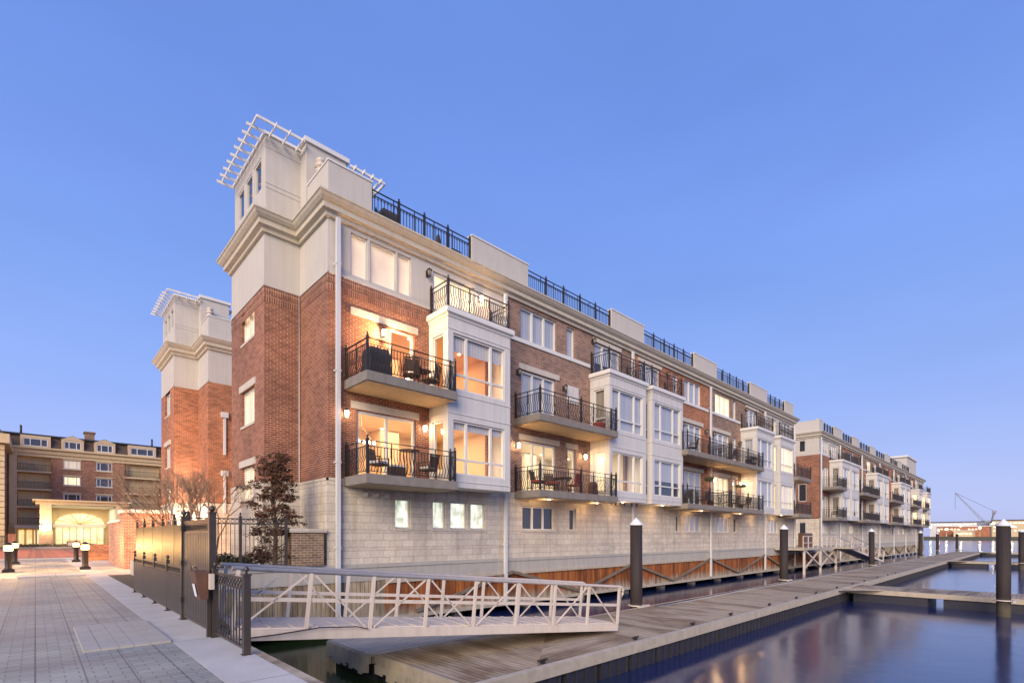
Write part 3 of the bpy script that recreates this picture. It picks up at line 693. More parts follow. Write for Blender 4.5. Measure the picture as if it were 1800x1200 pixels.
for i, (a, b, l, r_) in enumerate(((7.45, 10.98, 'full', 'bay'), (15.3, 20.9, 'full', 'bay'), (28.05, 34.1, 'bay', 'full'), (34.25, 39.95, 'full', 'bay'), (47.75, 51.4, 'bay', 'full'))):
    for z in (3.56, 6.77): balcony(b1, a, b, 14.4, 16, z, l, r_, fine=a < 40, soff='soffit' if a < 12 else 'soffit')
for xx, z0, z1 in ((7.19, -1.25, 12.0), (14.66, -1.2, 3.42), (14.66, 10.0, 12.0), (24.45, -1.2, 3.42), (24.45, 10.1, 12.0), (34.17, -1.2, 12.0), (44.21, -1.2, 3.42), (44.21, 10.1, 12.0), (51.5, -1.2, 12.0)):
    q = bx(xx - .065, xx + .065, 15.78, 15.90, z0, z1)
    for zz in (1.2, 4, 7, 10.5):
        if z0 < zz < z1: q.box(xx - .09, xx + .09, 15.775, 15.99, zz, zz + .05)
    q.build('downspout', Mt['pipe'], b1)
MB().tube([(6.86, 18.30, 3.5), (6.86, 18.30, 10.2)], .015, 6).build('cable_conduit', Mt['trim'], b1)
for x_, z_, l_ in ((10.75, 11.5, 0), (8.86, 8.72, 420), (7.49, 5.66, 12), (10.56, 5.62, 20), (15.5, 8.85, 0), (18.62, 8.77, 0), (15.45, 5.61, 30), (20.16, 5.61, 26), (20.9, 11.65, 0), (28.4, 11.6, 0), (30.3, 8.8, 0), (33.55, 8.8, 0), (34.7, 8.8, 0), (39.2, 8.7, 0), (39.2, 5.65, 24), (34.7, 5.6, 30), (40.4, 11.5, 0), (13.3, 11.35, 45)):
    wall_lamp(b1, x_, Y, z_, l_)
for xx in (16.5, 20.0, 22.5, 26.5, 31.0, 37.0, 41.5, 46.0):  # cans and point lights added to give the stone below an amber glow
    o_ = MB().lathe((xx, 15.2 if 20.8 < xx < 24 or xx in (26.5, 41.5, 46.0) else 15.0, 3.36 if 20.8 < xx < 24 or xx in (26.5, 41.5, 46.0) else 3.20), [(.06, 0), (.06, .035)], 10).build('added_soffit_light', Mt['can'], b1)
    point((xx, 15.2, 3.02), 16, (1, .60, .28), .12, 'added_soffit_glow', o_)
# vents under the first balcony
for xx in (8.22, 8.62, 9.02): MB().tube([(xx, 15.99, 3.03), (xx, 15.88, 3.03)], .07, 10).build('vent_hood', Mt['trim'], b1)
# hanging conduit clips under the second balcony and bay
for xx in (19.4, 20.5, 21.6, 22.0, 22.4, 22.8, 23.5, 24.0): MB().tube([(xx, 15.3, 3.42), (xx, 15.3, 3.22)], .035, 6).build('hanger', Mt['iron'], b1)
# parapets and roof railings
par = [(6.93, 8.48), (12.95, 16.2), (22.65, 25.85), (32.05, 35.45), (41.5, 45.05), (49.4, 51.6)]
for i, (a, b) in enumerate(par):
    q = bx(a, b, 16.0, 16.25, 12.59, 13.86)
    if i == 0: q.box(a, a + .25, 16.251, 17.75, 12.59, 13.86)
    if i == len(par) - 1: q.box(b - .25, b, 16.251, 24.6, 12.59, 13.86)
    q.build('parapet', Mt['stucco'], b1)
    q = bx(a - .03, b + .03, 15.97, 16.28, 13.86, 13.92)
    if i == 0: q.box(a - .03, a + .28, 16.281, 17.75, 13.86, 13.92)
    q.build('parapet_coping', Mt['trim'], b1)
for a, b in zip(par, par[1:]):
    x0, x1 = a[1] + .04, b[0] - .04; n = 4 if x1 - x0 < 5 else 5
    railing(b1, [(x0, 16.12), (x1, 16.12)], 12.6, h=1.12, wavy=False, gap_curl=True, inner=[(x0 + (x1 - x0) * k / n, 16.12) for k in range(1, n)], fine=x0 < 30, sp=.13, name='roof_railing')
# dormer-like roof enclosures behind the railings
for a, b, mt in ((26.5, 31.0, 'hotel_cream'),): bx(a, b, 17.6, 21, 12.59, 13.5).build('roof_enclosure', Mt[mt], b1)
bx(53.2 - 3.2, 51.6, 18.0, 22, 12.59, 14.5).build('stair_head', Mt['stucco'], b1)

# lit rooms
r11 = room(b1, 7.1, 14.5, 16.2, 20.6, 3.60, 6.22, 'room', 190, (1, .79, .50), (11.0, 13.85))
r12 = room(b1, 7.1, 14.5, 16.2, 20.6, 6.84, 9.45, 'room_orange', 145, (1, .72, .40), (11.0, 13.85))
r21 = room(b1, 14.9, 24.3, 16.2, 20.6, 3.60, 6.22, 'room_white', 170, (1, .84, .60), (20.9, 23.95), cans=4)
for rr, z in ((r11, 3.6), (r12, 6.84), (r21, 3.6)):
    x0, x1 = (7.2, 14.3) if rr is not r21 else (15.2, 24)
    for k in range(2):
        xx = x0 + .8 + k * 3.6
        bx(xx, xx + .7, 20.52, 20.57, z + 1.2, z + 1.9).build('wall_art', Mt['red_cloth' if k else 'tablewood'], rr)

# ------------------------------------------------------------------ second row behind, only its end in view
b0_off = 0
b0 = thing('apartment_building', 'orange-red brick apartments with stucco pergola tower standing behind the nearest row, left of it', 'apartment building', (6.98, 31.9, .62))
end_block(b0, 6.98, 26, 31.9, 40.5, 'brick_orange')
for z0, z1, mt in ((.62, 3.45, 'stone'), (3.5, 10.2, 'brick_orange'), (10.2, 12.1, 'stucco')):
    m2 = MB(); wall(m2, 'S', 31.9 - (.03 if mt == 'stone' else 0), 6.98, 26, z0, z1, [(8.9, 10.4, 6.8, 8.9)] if mt == 'brick_orange' else []); m2.build('front_wall', Mt[mt], b0)
    m2 = MB(); wall(m2, 'E', 26, 31.9, 40.5, z0, z1); m2.build('end_wall', Mt[mt], b0)
bx(5.72, 6.95, 34.2, 38.2, 0, .62).build('plinth', Mt['stone'], b0); bx(6.94, 7.3, 31.87, 40.5, 0, .6205).build('plinth', Mt['stone'], b0)
window(b0, 'S', 31.9, 8.9, 10.4, 6.8, 8.9, 2, 'curtain')
q = bx(6.99, 10.5, 31.9, 32.15, 12.59, 13.86); q.box(6.99, 7.24, 32.151, 33.6, 12.59, 13.86); q.build('parapet', Mt['stucco'], b0)
q = bx(6.96, 10.53, 31.87, 32.18, 13.86, 13.92); q.box(6.96, 7.27, 32.181, 33.6, 13.86, 13.92); q.build('parapet_coping', Mt['trim'], b0)
for z_ in (8.3, 5.0):
    q = bx(7.72, 7.84, 31.78, 31.9, z_ - 2.1, z_); q.box(7.6, 7.95, 31.72, 31.9, z_, z_ + .3); q.build('downspout', Mt['pipe'], b0)

# ------------------------------------------------------------------ farther row along the pier
b2 = thing('apartment_building', 'white and red brick apartment row farther out on the pier, past the gap', 'apartment building', (59.56, 16, .62))
XA, XB = 59.56, 127.0
out = [(XA, 16), (XB, 16), (XB, 24.6), (XA, 24.6)]
ops2 = []
U2 = [(59.56, 67.0, 'brick_red', True), (67.0, 77.2, 'brick_orange', False), (77.2, 87.5, 'brick_tan', False), (87.5, 97.5, 'brick_orange', False), (97.5, 107.5, 'brick_tan', False), (107.5, 117.5, 'brick_red', False), (117.5, 127.0, 'brick_pink', True)]
bays2 = [(63.3, 66.7), (67.2, 70.7), (80.0, 83.6), (84.2, 87.6), (96.5, 100.1), (100.7, 104.4), (113.2, 116.9), (122.2, 126.6)]
bal2 = [(60.0, 63.6), (71.0, 79.8), (87.9, 96.2), (104.7, 112.8), (117.2, 121.8)]
sty = ['curtain', 'dark', 'half', 'curtain_lit', 'tan']
for a, b in bal2:
    n = 1 if b - a < 5 else 2
    for k in range(n):
        xx = a + .3 + k * (b - a) / n
        for p, q in ((3.6, 5.9), (6.81, 9.05)): ops2.append((xx, xx + 2.6, p, q, 3, rnd.choice(sty)))
        ops2.append((xx + .1, xx + 2.4, 10.42, 11.86, 3, rnd.choice(['curtain', 'dark', 'half'])))
        ops2.append((xx + .1, xx + 2.2, 1.88, 2.96, 3, rnd.choice(['curtain', 'dark', 'lit_dim'])))
for a, b in bays2: ops2.append((a + .4, a + 2.6, 9.98, 11.72, 3, rnd.choice(['dark', 'half', 'lit_yellow'])))
for a, b in bays2: ops2.append((a + .5, a + 2.3, 1.88, 2.96, 3, rnd.choice(['curtain', 'dark'])))
facade(b2, Y, U2, ops2)
we = [(17.3, 17.95, 10.6, 11.85, 1, 'dark'), (17.2, 18.0, 5.3, 7.2, 1, 'dark'), (17.25, 17.95, 1.1, 3.1, 1, 'dark')]
for z0, z1, mt in ((.62, 3.45, 'stone'), (3.5, 10.2, 'brick_red'), (10.2, 12.1, 'stucco')):
    m2 = MB(); wall(m2, 'W', XA, 16, 24.6, z0, z1, [w[:4] for w in we]); wall(m2, 'E', XB, 16, 24.6, z0, z1); wall(m2, 'N', 24.6, XA, XB, z0, z1); m2.build('end_wall', Mt[mt], b2)
for a, b, p, q, n, st in we: window(b2, 'W', XA, a, b, p, q, n, st)
for a, b, p, q, n, st in ops2: window(b2, 'S', Y - (.03 if p < 3 else 0), a, b, p, q, n, st, name='patio_door' if q - p > 1.7 else 'window', fw=.08)
cn = MB(); sweep(cn, out, CORN); cn.build('cornice', Mt['cornice'], b2)
bx(XA, XB, 16, 24.6, 12.5, 12.59).build('roof', Mt['concrete'], b2)
pbox(MB(), 'S', Y, XA - .04, XB, -.01, .05, 3.43, 3.51).build('water_table', Mt['stone'], b2)
pbox(MB(), 'S', Y, XA, XB, -.01, .05, 10.24, 10.41).build('belt_course', Mt['trim'], b2)
for a, b in bays2:
    w_ = rnd.random()
    bay(b2, a, b, 14.8, 16, rnd.choice(['curtain', 'curtain', 'half']), rnd.choice(['curtain', 'half']) if b < 120 else 'lit_yellow', fine=False, side='tan' if b < 110 else 'lit_yellow')
for a, b in bal2:
    for z in (3.56, 6.77): balcony(b2, a, b, 14.4, 16, z, 'full' if a < 62 else 'bay', 'bay', fine=False)
    for z in (5.6, 8.75): wall_lamp(b2, a + .15, Y, z)
for xx in (59.75, 67.0, 77.2, 87.5, 97.5, 107.5, 117.5):
    bx(xx - .07, xx + .07, 15.78, 15.9, -1.2, 12.0).build('downspout', Mt['pipe'], b2)
par2 = [(59.6, 60.9), (65.0, 68.4), (73.0, 76.4), (82.4, 85.6), (91.8, 95.4), (101.6, 105.0), (112.0, 114.0)]
for i, (a, b) in enumerate(par2):
    q = bx(a, b, 16, 16.25, 12.59, 13.86)
    if i == 0: q.box(a, a + .25, 16.251, 24.6, 12.59, 13.86)
    q.build('parapet', Mt['stucco'], b2); bx(a - .03, b + .03, 15.97, 16.28, 13.86, 13.92).build('parapet_coping', Mt['trim'], b2)
for a, b in zip(par2, par2[1:]):
    x0, x1 = a[1] + .04, b[0] - .04
    railing(b2, [(x0, 16.12), (x1, 16.12)], 12.6, h=1.12, wavy=False, inner=[(x0 + (x1 - x0) * k / 4, 16.12) for k in range(1, 4)], fine=False, sp=.3, name='roof_railing', pw=.12)
q = bx(116.5, 126, 17, 24, 12.59, 16.2); q.build('penthouse', Mt['stucco'], b2); bx(116.2, 126.3, 16.8, 24.2, 16.2, 16.5).build('penthouse_roof', Mt['trim'], b2)
for x0, x1 in ((68.6, 71.0), (96, 98.5)): bx(x0, x1, 18.5, 22, 12.59, 14.3).build('stair_head', Mt['stucco'], b2)

# ------------------------------------------------------------------ floating docks
WZ, DZ = -1.66, -1.05
def dock(name, x0, x1, y0, y1, mat, label, rims, group=None, step=1.5, ax='X'):
    t = thing(name, label, 'dock', ((x0 + x1) / 2, (y0 + y1) / 2, WZ), group=group)
    bx(x0, x1, y0, y1, DZ - .05, DZ).build('deck', Mt[mat], t)
    bx(x0 + .06, x1 - .06, y0 + .06, y1 - .06, DZ - .22, DZ - .052).build('frame', Mt['fascia'], t)
    for s in rims:
        if s == 'S': q = bx(x0, x1, y0 - .05, y0, DZ - .2, DZ + .035); q.box(x0, x1, y0 + .002, y0 + .14, DZ + .002, DZ + .03)
        if s == 'N': q = bx(x0, x1, y1, y1 + .05, DZ - .2, DZ + .01)
        if s == 'W': q = bx(x0 - .05, x0, y0, y1, DZ - .2, DZ + .02)
        if s == 'E': q = bx(x1, x1 + .05, y0, y1, DZ - .2, DZ + .02)
        q.build('rim_timber', Mt['fascia'], t)
    L = (x1 - x0) if ax == 'X' else (y1 - y0); n = max(1, int(L / step))
    for i in range(min(n, 95)):
        a = (x0 if ax == 'X' else y0) + L * (i + .08) / n; w = L / n * .84
        q = MB(); 
        if ax == 'X':
            q.box(a, a + w, y0 + .03, y1 - .1, WZ - .3, DZ - .221)
            m_ = 3
            for k in range(m_ + 1): q.box(a + (w - .05) * k / m_, a + (w - .05) * k / m_ + .05, y0 - .02, y0 + .029, WZ - .3, DZ - .222)
        else:
            q.box(x0 + .04, x1 - .04, a, a + w, WZ - .3, DZ - .221)
        q.build('float', Mt['float'], t)
    return t
d1 = dock('floating_dock', 5.55, 118.0, 6.86, 10.25, 'dock', 'long grey plank floating dock running along the brick and white apartments', 'SNW', step=1.22)
for i in range(13):
    xx = 7.6 + i * 3.05 + (0.4 if i % 3 else 0); q = bx(xx - .05, xx + .05, 7.06, 7.12, DZ + .03, DZ + .075); q.bar((xx - .14, 7.09, DZ + .095), (xx + .14, 7.09, DZ + .095), .035, .035); q.build('dock_cleat', Mt['iron'], d1)
for y_, g_ in ((10.1, 1), (9.9, 1)): MB().tube([(17 + k * 2.4, y_ + .05 * math.sin(k * 1.3 + y_), DZ + .02) for k in range(30)], .014, 5).build('service_hose', Mt['iron'] if y_ > 10 else Mt['pipe'], d1)
d2 = dock('floating_dock', 5.45, 9.8, 10.32, 12.5, 'dock_pale', 'pale square landing platform under the white gangway, beside the long dock', 'WN', step=1.4)
for k in range(14): bx(5.36, 5.40, 10.33 + k * .155, 10.33 + k * .155 + .145, WZ + rnd.uniform(.12, .3), DZ - .01).build('fender_board', Mt['fender'], d2)
for k in range(20): bx(5.46, 5.50, 6.9 + k * .165, 6.9 + k * .165 + .15, WZ + rnd.uniform(.1, .3), DZ - .2).build('fender_board', Mt['fender'], d1)
MB().quad((7.2, 6.88, DZ + .006), (11.2, 6.88, DZ + .006), (11.2, 10.2, DZ + .006)).build('gusset_plate', Mt['dock_y'], d1)
fl = ['near pale rimmed finger dock reaching the big black pile at right', 'middle finger dock seen as a thin strip behind the big right pile', 'farthest finger dock at the end of the long dock']
for (xx, w), lb in zip(((29.9, 2.9), (71, 2.4), (112.5, 2.4)), fl):
    f = dock('floating_dock', xx, xx + w, -14 if xx < 40 else -16, 6.80, 'dock_y', lb, 'W', group='finger docks', step=3.2, ax='Y')
    MB().quad((xx - 1.6, 6.85, DZ - .004), (xx, 6.85, DZ - .004), (xx, 5.2, DZ - .004)).build('gusset_plate', Mt['dock_y'], f)

def mooring_pile(x, y, label, group='mooring piles with white cone caps', r=.225, top=2.03):
    t = thing('mooring_pile', label, 'mooring pile', (x, y, WZ), group=group)
    MB().lathe((x, y, 0), [(r, -3), (r, top)], 20).build('shaft', Mt['pile'], t)
    MB().lathe((x, y, top), [(r * 1.13, -.02), (r * 1.13, .03), (r * .06, .27), (.005, .28)], 20).build('cap', Mt['cap'], t)
    q = MB(); q.tube([(x + r * 1.3 * math.cos(a * math.pi / 8), y + r * 1.3 * math.sin(a * math.pi / 8), DZ + .05) for a in range(17)], .03, 6)
    q.box(x - r * 1.6, x + r * 1.6, y - .03 - r * 1.5, y + .03 - r * 1.4, DZ + .01, DZ + .08)
    q.build('pile_guide', Mt['alu'], t)
    return t
mooring_pile(16.45, 10.52, 'tall black pile at the foot of the white gangway, nearest the apartments')
mooring_pile(32.5, 10.6, 'black pile by the long dock in front of the fifth bay')
mooring_pile(55.1, 10.6, 'black pile beside the foot of the far sloping gangway')
mooring_pile(82.0, 10.6, 'black pile at the dock before the far apartment row end')
mooring_pile(28.55, 1.05, 'biggest black pile rising at the right edge of the near finger dock')
mooring_pile(69.4, 1.3, 'black pile cut by the right edge of the photo behind the biggest one')
mooring_pile(122.0, 13.3, 'thin distant pile in open water just right of the apartment row')
mooring_pile(134.0, 11.6, 'thin distant pile in open water, right of the other distant one')

# ------------------------------------------------------------------ gangway
def gangway(A, B, zA, zB, width, n, label, name='gangway', rail=1.05, group=None):
    A, B = Vector(A), Vector(B); D = B - A; L = D.length; d = D / L; nr = Vector((-d.y, d.x))
    sl = math.atan2(zB - zA, L); t = thing(name, label, 'gangway', (A.x, A.y, zA), group=group)
    up = Vector((-d.x * math.sin(sl), -d.y * math.sin(sl), math.cos(sl)))
    def pt(s, w, h): 
        p = A + D * s + nr * w; return Vector((p.x, p.y, zA + (zB - zA) * s)) + up * h
    mb = MB(); mb.bar(pt(0, width/2, .03), pt(1, width/2, .03), width - .16, .05, up=up); mb.build('deck', Mt['alu'], t)
    q = MB()
    for i in range(24): q.bar(pt((i + .5) / 24, .09, .062), pt((i + .5) / 24, width - .09, .062), .04, .012)
    q.build('tread_cleats', Mt['alu'], t)
    for w in (0.04, width - .04):
        MB().bar(pt(0, w, -.06), pt(1, w, -.06), .08, .18, up=up).build('side_beam', Mt['alu'], t)
        e_ = [pt(-.01, w, rail), pt(1, w, rail)]
        for k in range(1, 8):
            a = math.pi * k / 8; e_.append(pt(1, w, rail - .10 + .10 * math.cos(a)) + Vector((d.x, d.y, 0)) * (.16 * math.sin(a / 1.25)))
        e_.append(pt(1.004, w, .45)); e_.append(pt(1.0, w, .2))
        MB().tube(e_, .038, 8).build('handrail', Mt['alu'], t)
        MB().bar(pt(0, w, rail * .52), pt(1, w, rail * .52), .03, .07, up=up).build('mid_rail', Mt['alu'], t)
        for i in range(n + 1): MB().bar(pt(i / n, w, .03), pt(i / n, w, rail - .02), .055, .06, up=(d.x, d.y, 0)).build('post', Mt['alu'], t)
        for i in range(n):
            a, b = (.04, rail - .06) if i % 2 == 0 else (rail - .06, .04)
            MB().bar(pt(i / n + .008, w, a), pt((i + 1) / n - .008, w, b), .03, .03, up=nr.to_3d()).build('diagonal_brace', Mt['alu'], t)
    return t
gw = gangway((2.35, 9.16), (11.62, 8.0), .02, -.84, 1.55, 8, 'white aluminium truss gangway sloping from the black gate down to the dock')
q = MB(); q.tube([(2.4, 9.10, -.10), (3.0, 9.0, -.08), (3.7, 8.93, -.04), (4.4, 8.86, -.10), (4.6, 8.83, -.16)], .012, 6); q.build('cable', Mt['iron'], gw)

# landing and gangway at the gap between the rows
ld = thing('landing_platform', 'railed timber landing with crossed struts on the pier front, by the row gap', 'platform', (48, 14.8, -1.3))
bx(46.5, 57.5, 13.6, 15.9, .42, .58).build('platform', Mt['fascia'], ld)
for a in ((47, 51.5), (51.5, 56.5)):
    MB().bar((a[0], 13.7, .42), (a[1], 13.7, -1.15), .1, .12).build('strut', Mt['alu'], ld); MB().bar((a[1], 13.74, .42), (a[0], 13.74, -1.15), .1, .12).build('strut', Mt['alu'], ld)
for xx in (47, 51.5, 56.5): bx(xx - .08, xx + .08, 13.66, 13.82, -2, .42).build('leg', Mt['alu'], ld)
q = MB()
for z in (1.05, 1.6): q.bar((46.6, 13.7, z), (57.4, 13.7, z), .05, .06)
for i in range(9): q.box(46.6 + i * 1.35 - .03, 46.6 + i * 1.35 + .03, 13.67, 13.73, .58, 1.6)
q.build('railing', Mt['alu'], ld)
bx(52.6, 55.2, 15.4, 15.9, .59, 1.9).build('storage_screen', Mt['tablewood'], ld)
gangway((55.5, 12.2), (62.5, 11.0), .5, -.9, 1.4, 6, 'distant white gangway sloping from the railed landing to the dock', group=None)
bx(55.0, 57.5, 11.9, 13.6, .43, .57).build('platform', Mt['fascia'], ld)

# ------------------------------------------------------------------ black iron fences and gate on the quay
def fence_post(x, y, z, h, w=.07, parent=None, mat='fence'):
    q = bx(x - w/2, x + w/2, y - w/2, y + w/2, z, z + h)
    q.box(x - w*.62, x + w*.62, y - w*.62, y + w*.62, z + h, z + h + .02); q.box(x - .06, x + .06, y - .06, y + .06, z, z + .012)
    q.lathe((x, y, z + h + .02), [(.015, 0), (.014, .03), (.034, .055), (.034, .075), (.012, .10), (.002, .11)], 8)
    return q.build('fence_post', Mt[mat], parent)
def picket_panel(x0, y0, x1, y1, z0, z1, parent, sp=.115, ring=True, solid=False, mat='fence', infill='fence'):
    a, b = Vector((x0, y0)), Vector((x1, y1)); L = (b - a).length; d = (b - a) / L
    q = MB(); A = lambda t, z: (a.x + d.x*t, a.y + d.y*t, z)
    for z in ((z0 + .08, z1 - .03, z1 - .17) if ring else (z0 + .08, z1 - .04)): q.bar(A(0, z), A(L, z), .035, .03)
    k = max(2, round(L / sp))
    for i in range(1, k): t = L * i / k; q.bar(A(t, z0 + .06), A(t, z1 - (.03 if not ring else .17)), .015, .015)
    if ring:
        for i in range(k):
            t = L * (i + .5) / k
            for s_ in range(8):
                f = lambda m_: A(t + .045 * math.cos(m_ * math.pi / 4), z1 - .10 + .05 * math.sin(m_ * math.pi / 4))
                q.bar(f(s_), f(s_ + 1), .012, .012)
    o = q.build('picket_panel', Mt[mat], parent)
    if solid:
        s = MB(); n_ = Vector((d.y, -d.x)) * -.025
        m_ = int(L / .06)
        for i in range(m_):
            t0, t1 = L * i / m_, L * (i + 1) / m_; e0 = .012 * (i % 2); 
            pa = (a.x + d.x*t0 + n_.x*(1+e0*20), a.y + d.y*t0 + n_.y); pb = (a.x + d.x*t1 + n_.x*(1+(.012*((i+1)%2))*20), a.y + d.y*t1 + n_.y)
            s.quad((*pa, z0 + .09), (*pb, z0 + .09), (*pb, z1 - .19), (*pa, z1 - .19))
        s.build('infill_panel', Mt[infill], o)
    return o
FX = 2.07
f1 = thing('quay_fence', 'short black picket fence section with ring frieze, nearest the camera beside the gangway', 'fence', (FX, 7.4, 0))
fence_post(FX, 7.39, 0, 1.07, .085, f1); fence_post(FX, 9.02, 0, 1.07, .07, f1)
picket_panel(FX, 7.43, FX, 8.99, 0, 1.05, f1, sp=.145)
f2 = thing('quay_fence', 'waist-high bronze-black panelled fence along the promenade edge, beyond the tall gate', 'fence', (FX, 11.5, 0))
ys = [11.45, 12.95, 14.55, 16.2, 17.85]
for y in ys: fence_post(FX, y, 0, 1.07, .06, f2)
for a, b in zip(ys, ys[1:]): picket_panel(FX, a + .03, FX, b - .03, 0, 1.03, f2, sp=.09, solid=True)
gt = thing('gate', 'tall black iron gate with close pickets at the head of the white gangway', 'gate', (FX, 10.2, 0))
for y in (9.22, 11.33):
    q = bx(FX - .05, FX + .05, y - .05, y + .05, 0, 1.97); q.box(FX - .065, FX + .065, y - .065, y + .065, 1.97, 1.99); q.lathe((FX, y, 1.99), [(.02, 0), (.045, .04), (.045, .07), (.003, .11)], 10)
    q.build('gate_post', Mt['fence'], gt)
q = MB(); y0, y1 = 9.32, 11.24
for a, b in (((y0, .1), (y0, 1.86)), ((y1, .1), (y1, 1.86))): q.bar((FX, a[0], a[1]), (FX, b[0], b[1]), .05, .05)
for z in (.1, 1.66, 1.86): q.bar((FX, y0, z), (FX, y1, z), .05, .05)
q.build('leaf_frame', Mt['fence'], gt)
lf = picket_panel(FX, y0 + .03, FX, y1 - .03, .05, 1.85, gt, sp=.075, solid=True)
for z in (.35, 1.05, 1.7): bx(FX - .07, FX - .02, 11.20, 11.32, z, z + .10).build('hinge', Mt['iron'], gt)
bx(FX - .03, FX + .02, 11.22, 11.32, 1.70, 1.82).build('gate_closer', Mt['iron'], gt)
# keypad and flyer box hung on a slim post between gate and fence
kb = thing('flyer_box', 'dark brown tapered box with white paper on a slim post beside the gate', 'box', (1.98, 9.1, 0))
bx(1.97, 2.03, 9.07, 9.13, 0, 1.0).build('post', Mt['fence'], kb)
q = MB(); X0, X1 = 1.80, 1.96; ya, yb = 8.92, 9.30
q.quad((X0 - .03, ya, 1.06), (X0 - .03, yb, 1.06), (X0 + .05, yb - .03, .62), (X0 + .05, ya + .03, .62)); q.quad((X1, ya, 1.06), (X1, yb, 1.06), (X1, yb - .03, .62), (X1, ya + .03, .62))
q.quad((X0 - .03, ya, 1.06), (X1, ya, 1.06), (X1, ya + .03, .62), (X0 + .05, ya + .03, .62)); q.quad((X0 - .03, yb, 1.06), (X1, yb, 1.06), (X1, yb - .03, .62), (X0 + .05, yb - .03, .62))
q.quad((X0 + .05, ya + .03, .62), (X1, ya + .03, .62), (X1, yb - .03, .62), (X0 + .05, yb - .03, .62)); q.quad((X0 - .03, ya, 1.06), (X1, ya, 1.06), (X1, yb, 1.06), (X0 - .03, yb, 1.06))
q.build('box_body', Mt['tablewood'], kb)
MB().quad((X0 - .012, 9.02, .86), (X0 - .012, 9.2, .86), (X0 + .025, 9.19, .66), (X0 + .025, 9.03, .66)).build('paper', Mt['cap'], kb)
q = MB(); q.tube([(X0, 8.94, 1.06), (X0, 8.94, 1.12), (X0, 9.28, 1.12), (X0, 9.28, 1.06)], .008, 5); q.build('wire_hoop', Mt['iron'], kb)
bx(1.95, 2.01, 8.80, 8.90, .78, 1.02).build('latch_plate', Mt['alu'], kb)

f3 = thing('tall_fence', 'tall open black picket fence with wavy frieze in front of the garden', 'fence', (2.9, 15.85, .66))
xs = [2.98, 4.28, 5.55]
for x in xs: fence_post(x, 15.86, .66, 1.5, .07, f3)
for a, b in zip(xs, xs[1:]): picket_panel(a + .03, 15.86, b - .03, 15.86, .66, 2.13, f3, sp=.115)
f4 = thing('tall_fence', 'tall bronze panelled fence glowing gold under the lamps, left of the gate', 'fence', (3.0, 17.2, .6))
ys = [15.98, 17.9, 19.8, 21.7, 23.6, 25.5]
for y in ys: fence_post(3.03, y, .6, 1.55, .07, f4)
for a, b in zip(ys, ys[1:]): picket_panel(3.03, a + .03, 3.03, b - .03, .6, 2.12, f4, sp=.32, ring=False, solid=True, infill='bronze')

gp = thing('garden_pier', 'low olive brick garden wall pier with stone cap against the stone corner', 'brick pier', (6.2, 15.95, .66))
bx(5.72, 6.72, 15.84, 16.5, .66, 1.72).build('wall', Mt['brick_brown'], gp); bx(5.66, 6.78, 15.78, 16.56, 1.72, 1.84).build('cap', Mt['stone'], gp)
bp = thing('gate_pillar', 'red brick pillar with pale stone cap and side wall left of the tall fence', 'pillar', (3.2, 31, 0))
bx(3.15, 5.0, 30.8, 32.4, 0, 2.75).build('pillar', Mt['brick_pillar'], bp); bx(3.05, 5.1, 30.7, 32.5, 2.75, 2.92).build('cap', Mt['trim'], bp)
bx(3.2, 3.7, 32.5, 38.5, 0, 2.35).build('wall', Mt['brick_pillar'], bp); bx(3.12, 3.78, 32.5, 38.5, 2.351, 2.47).build('wall_cap', Mt['trim'], bp)

# raised slab set in the pavers
uc = thing('access_cover', 'raised grey stone slab with joints, set in the pavers at front left', 'slab', (1.0, 10.3, 0))
for i, (a, b) in enumerate(((.48, .66), (.665, .87), (.875, 1.04), (1.045, 1.24), (1.245, 1.49))): bx(a, b, 9.05, 11.6, .0, .035 - .003 * (i % 2)).build('slab', Mt['cover_slab'], uc)
uc2 = thing('access_cover', 'flat slab set in the pavers between the bollard lamps', 'slab', (0.6, 27, 0)); bx(-.5, 1.49, 26.8, 28.3, 0, .04).build('slab', Mt['sidewalk'], uc2)

# ------------------------------------------------------------------ bollard lamps
def bollard(x, y, label, e):
    t = thing('bollard_lamp', label, 'bollard lamp', (x, y, 0), group='glowing bollard lamps on the promenade')
    q = bx(x - .2, x + .2, y - .2, y + .2, 0, .12); q.lathe((x, y, .12), [(.17, 0), (.13, .06), (.12, .1), (.12, .75), (.15, .78), (.15, .82)], 12); q.build('shaft', Mt['iron'], t)
    MB().lathe((x, y, .94), [(.13, 0), (.16, .03), (.16, .24), (.13, .26)], 12).build('lamp_head', Mt['lamp_glass'], t)
    q = MB(); q.lathe((x, y, 1.205), [(.19, 0), (.16, .04), (.04, .12), (.005, .13)], 12); q.build('cap', Mt['iron'], t)
    point((x, y, 1.08), e, (1, .56, .20), .07, parent=t)
    return t
bollard(-.87, 31.7, 'near left bollard lamp blazing orange by the left photo edge', 420)
bollard(-.85, 40.5, 'far left bollard lamp, just right of the blazing near one', 200)
bollard(1.85, 41.4, 'far right bollard lamp with a round bright head', 200)
bollard(1.75, 31.8, 'near right bollard lamp beside the sidewalk edge', 220)

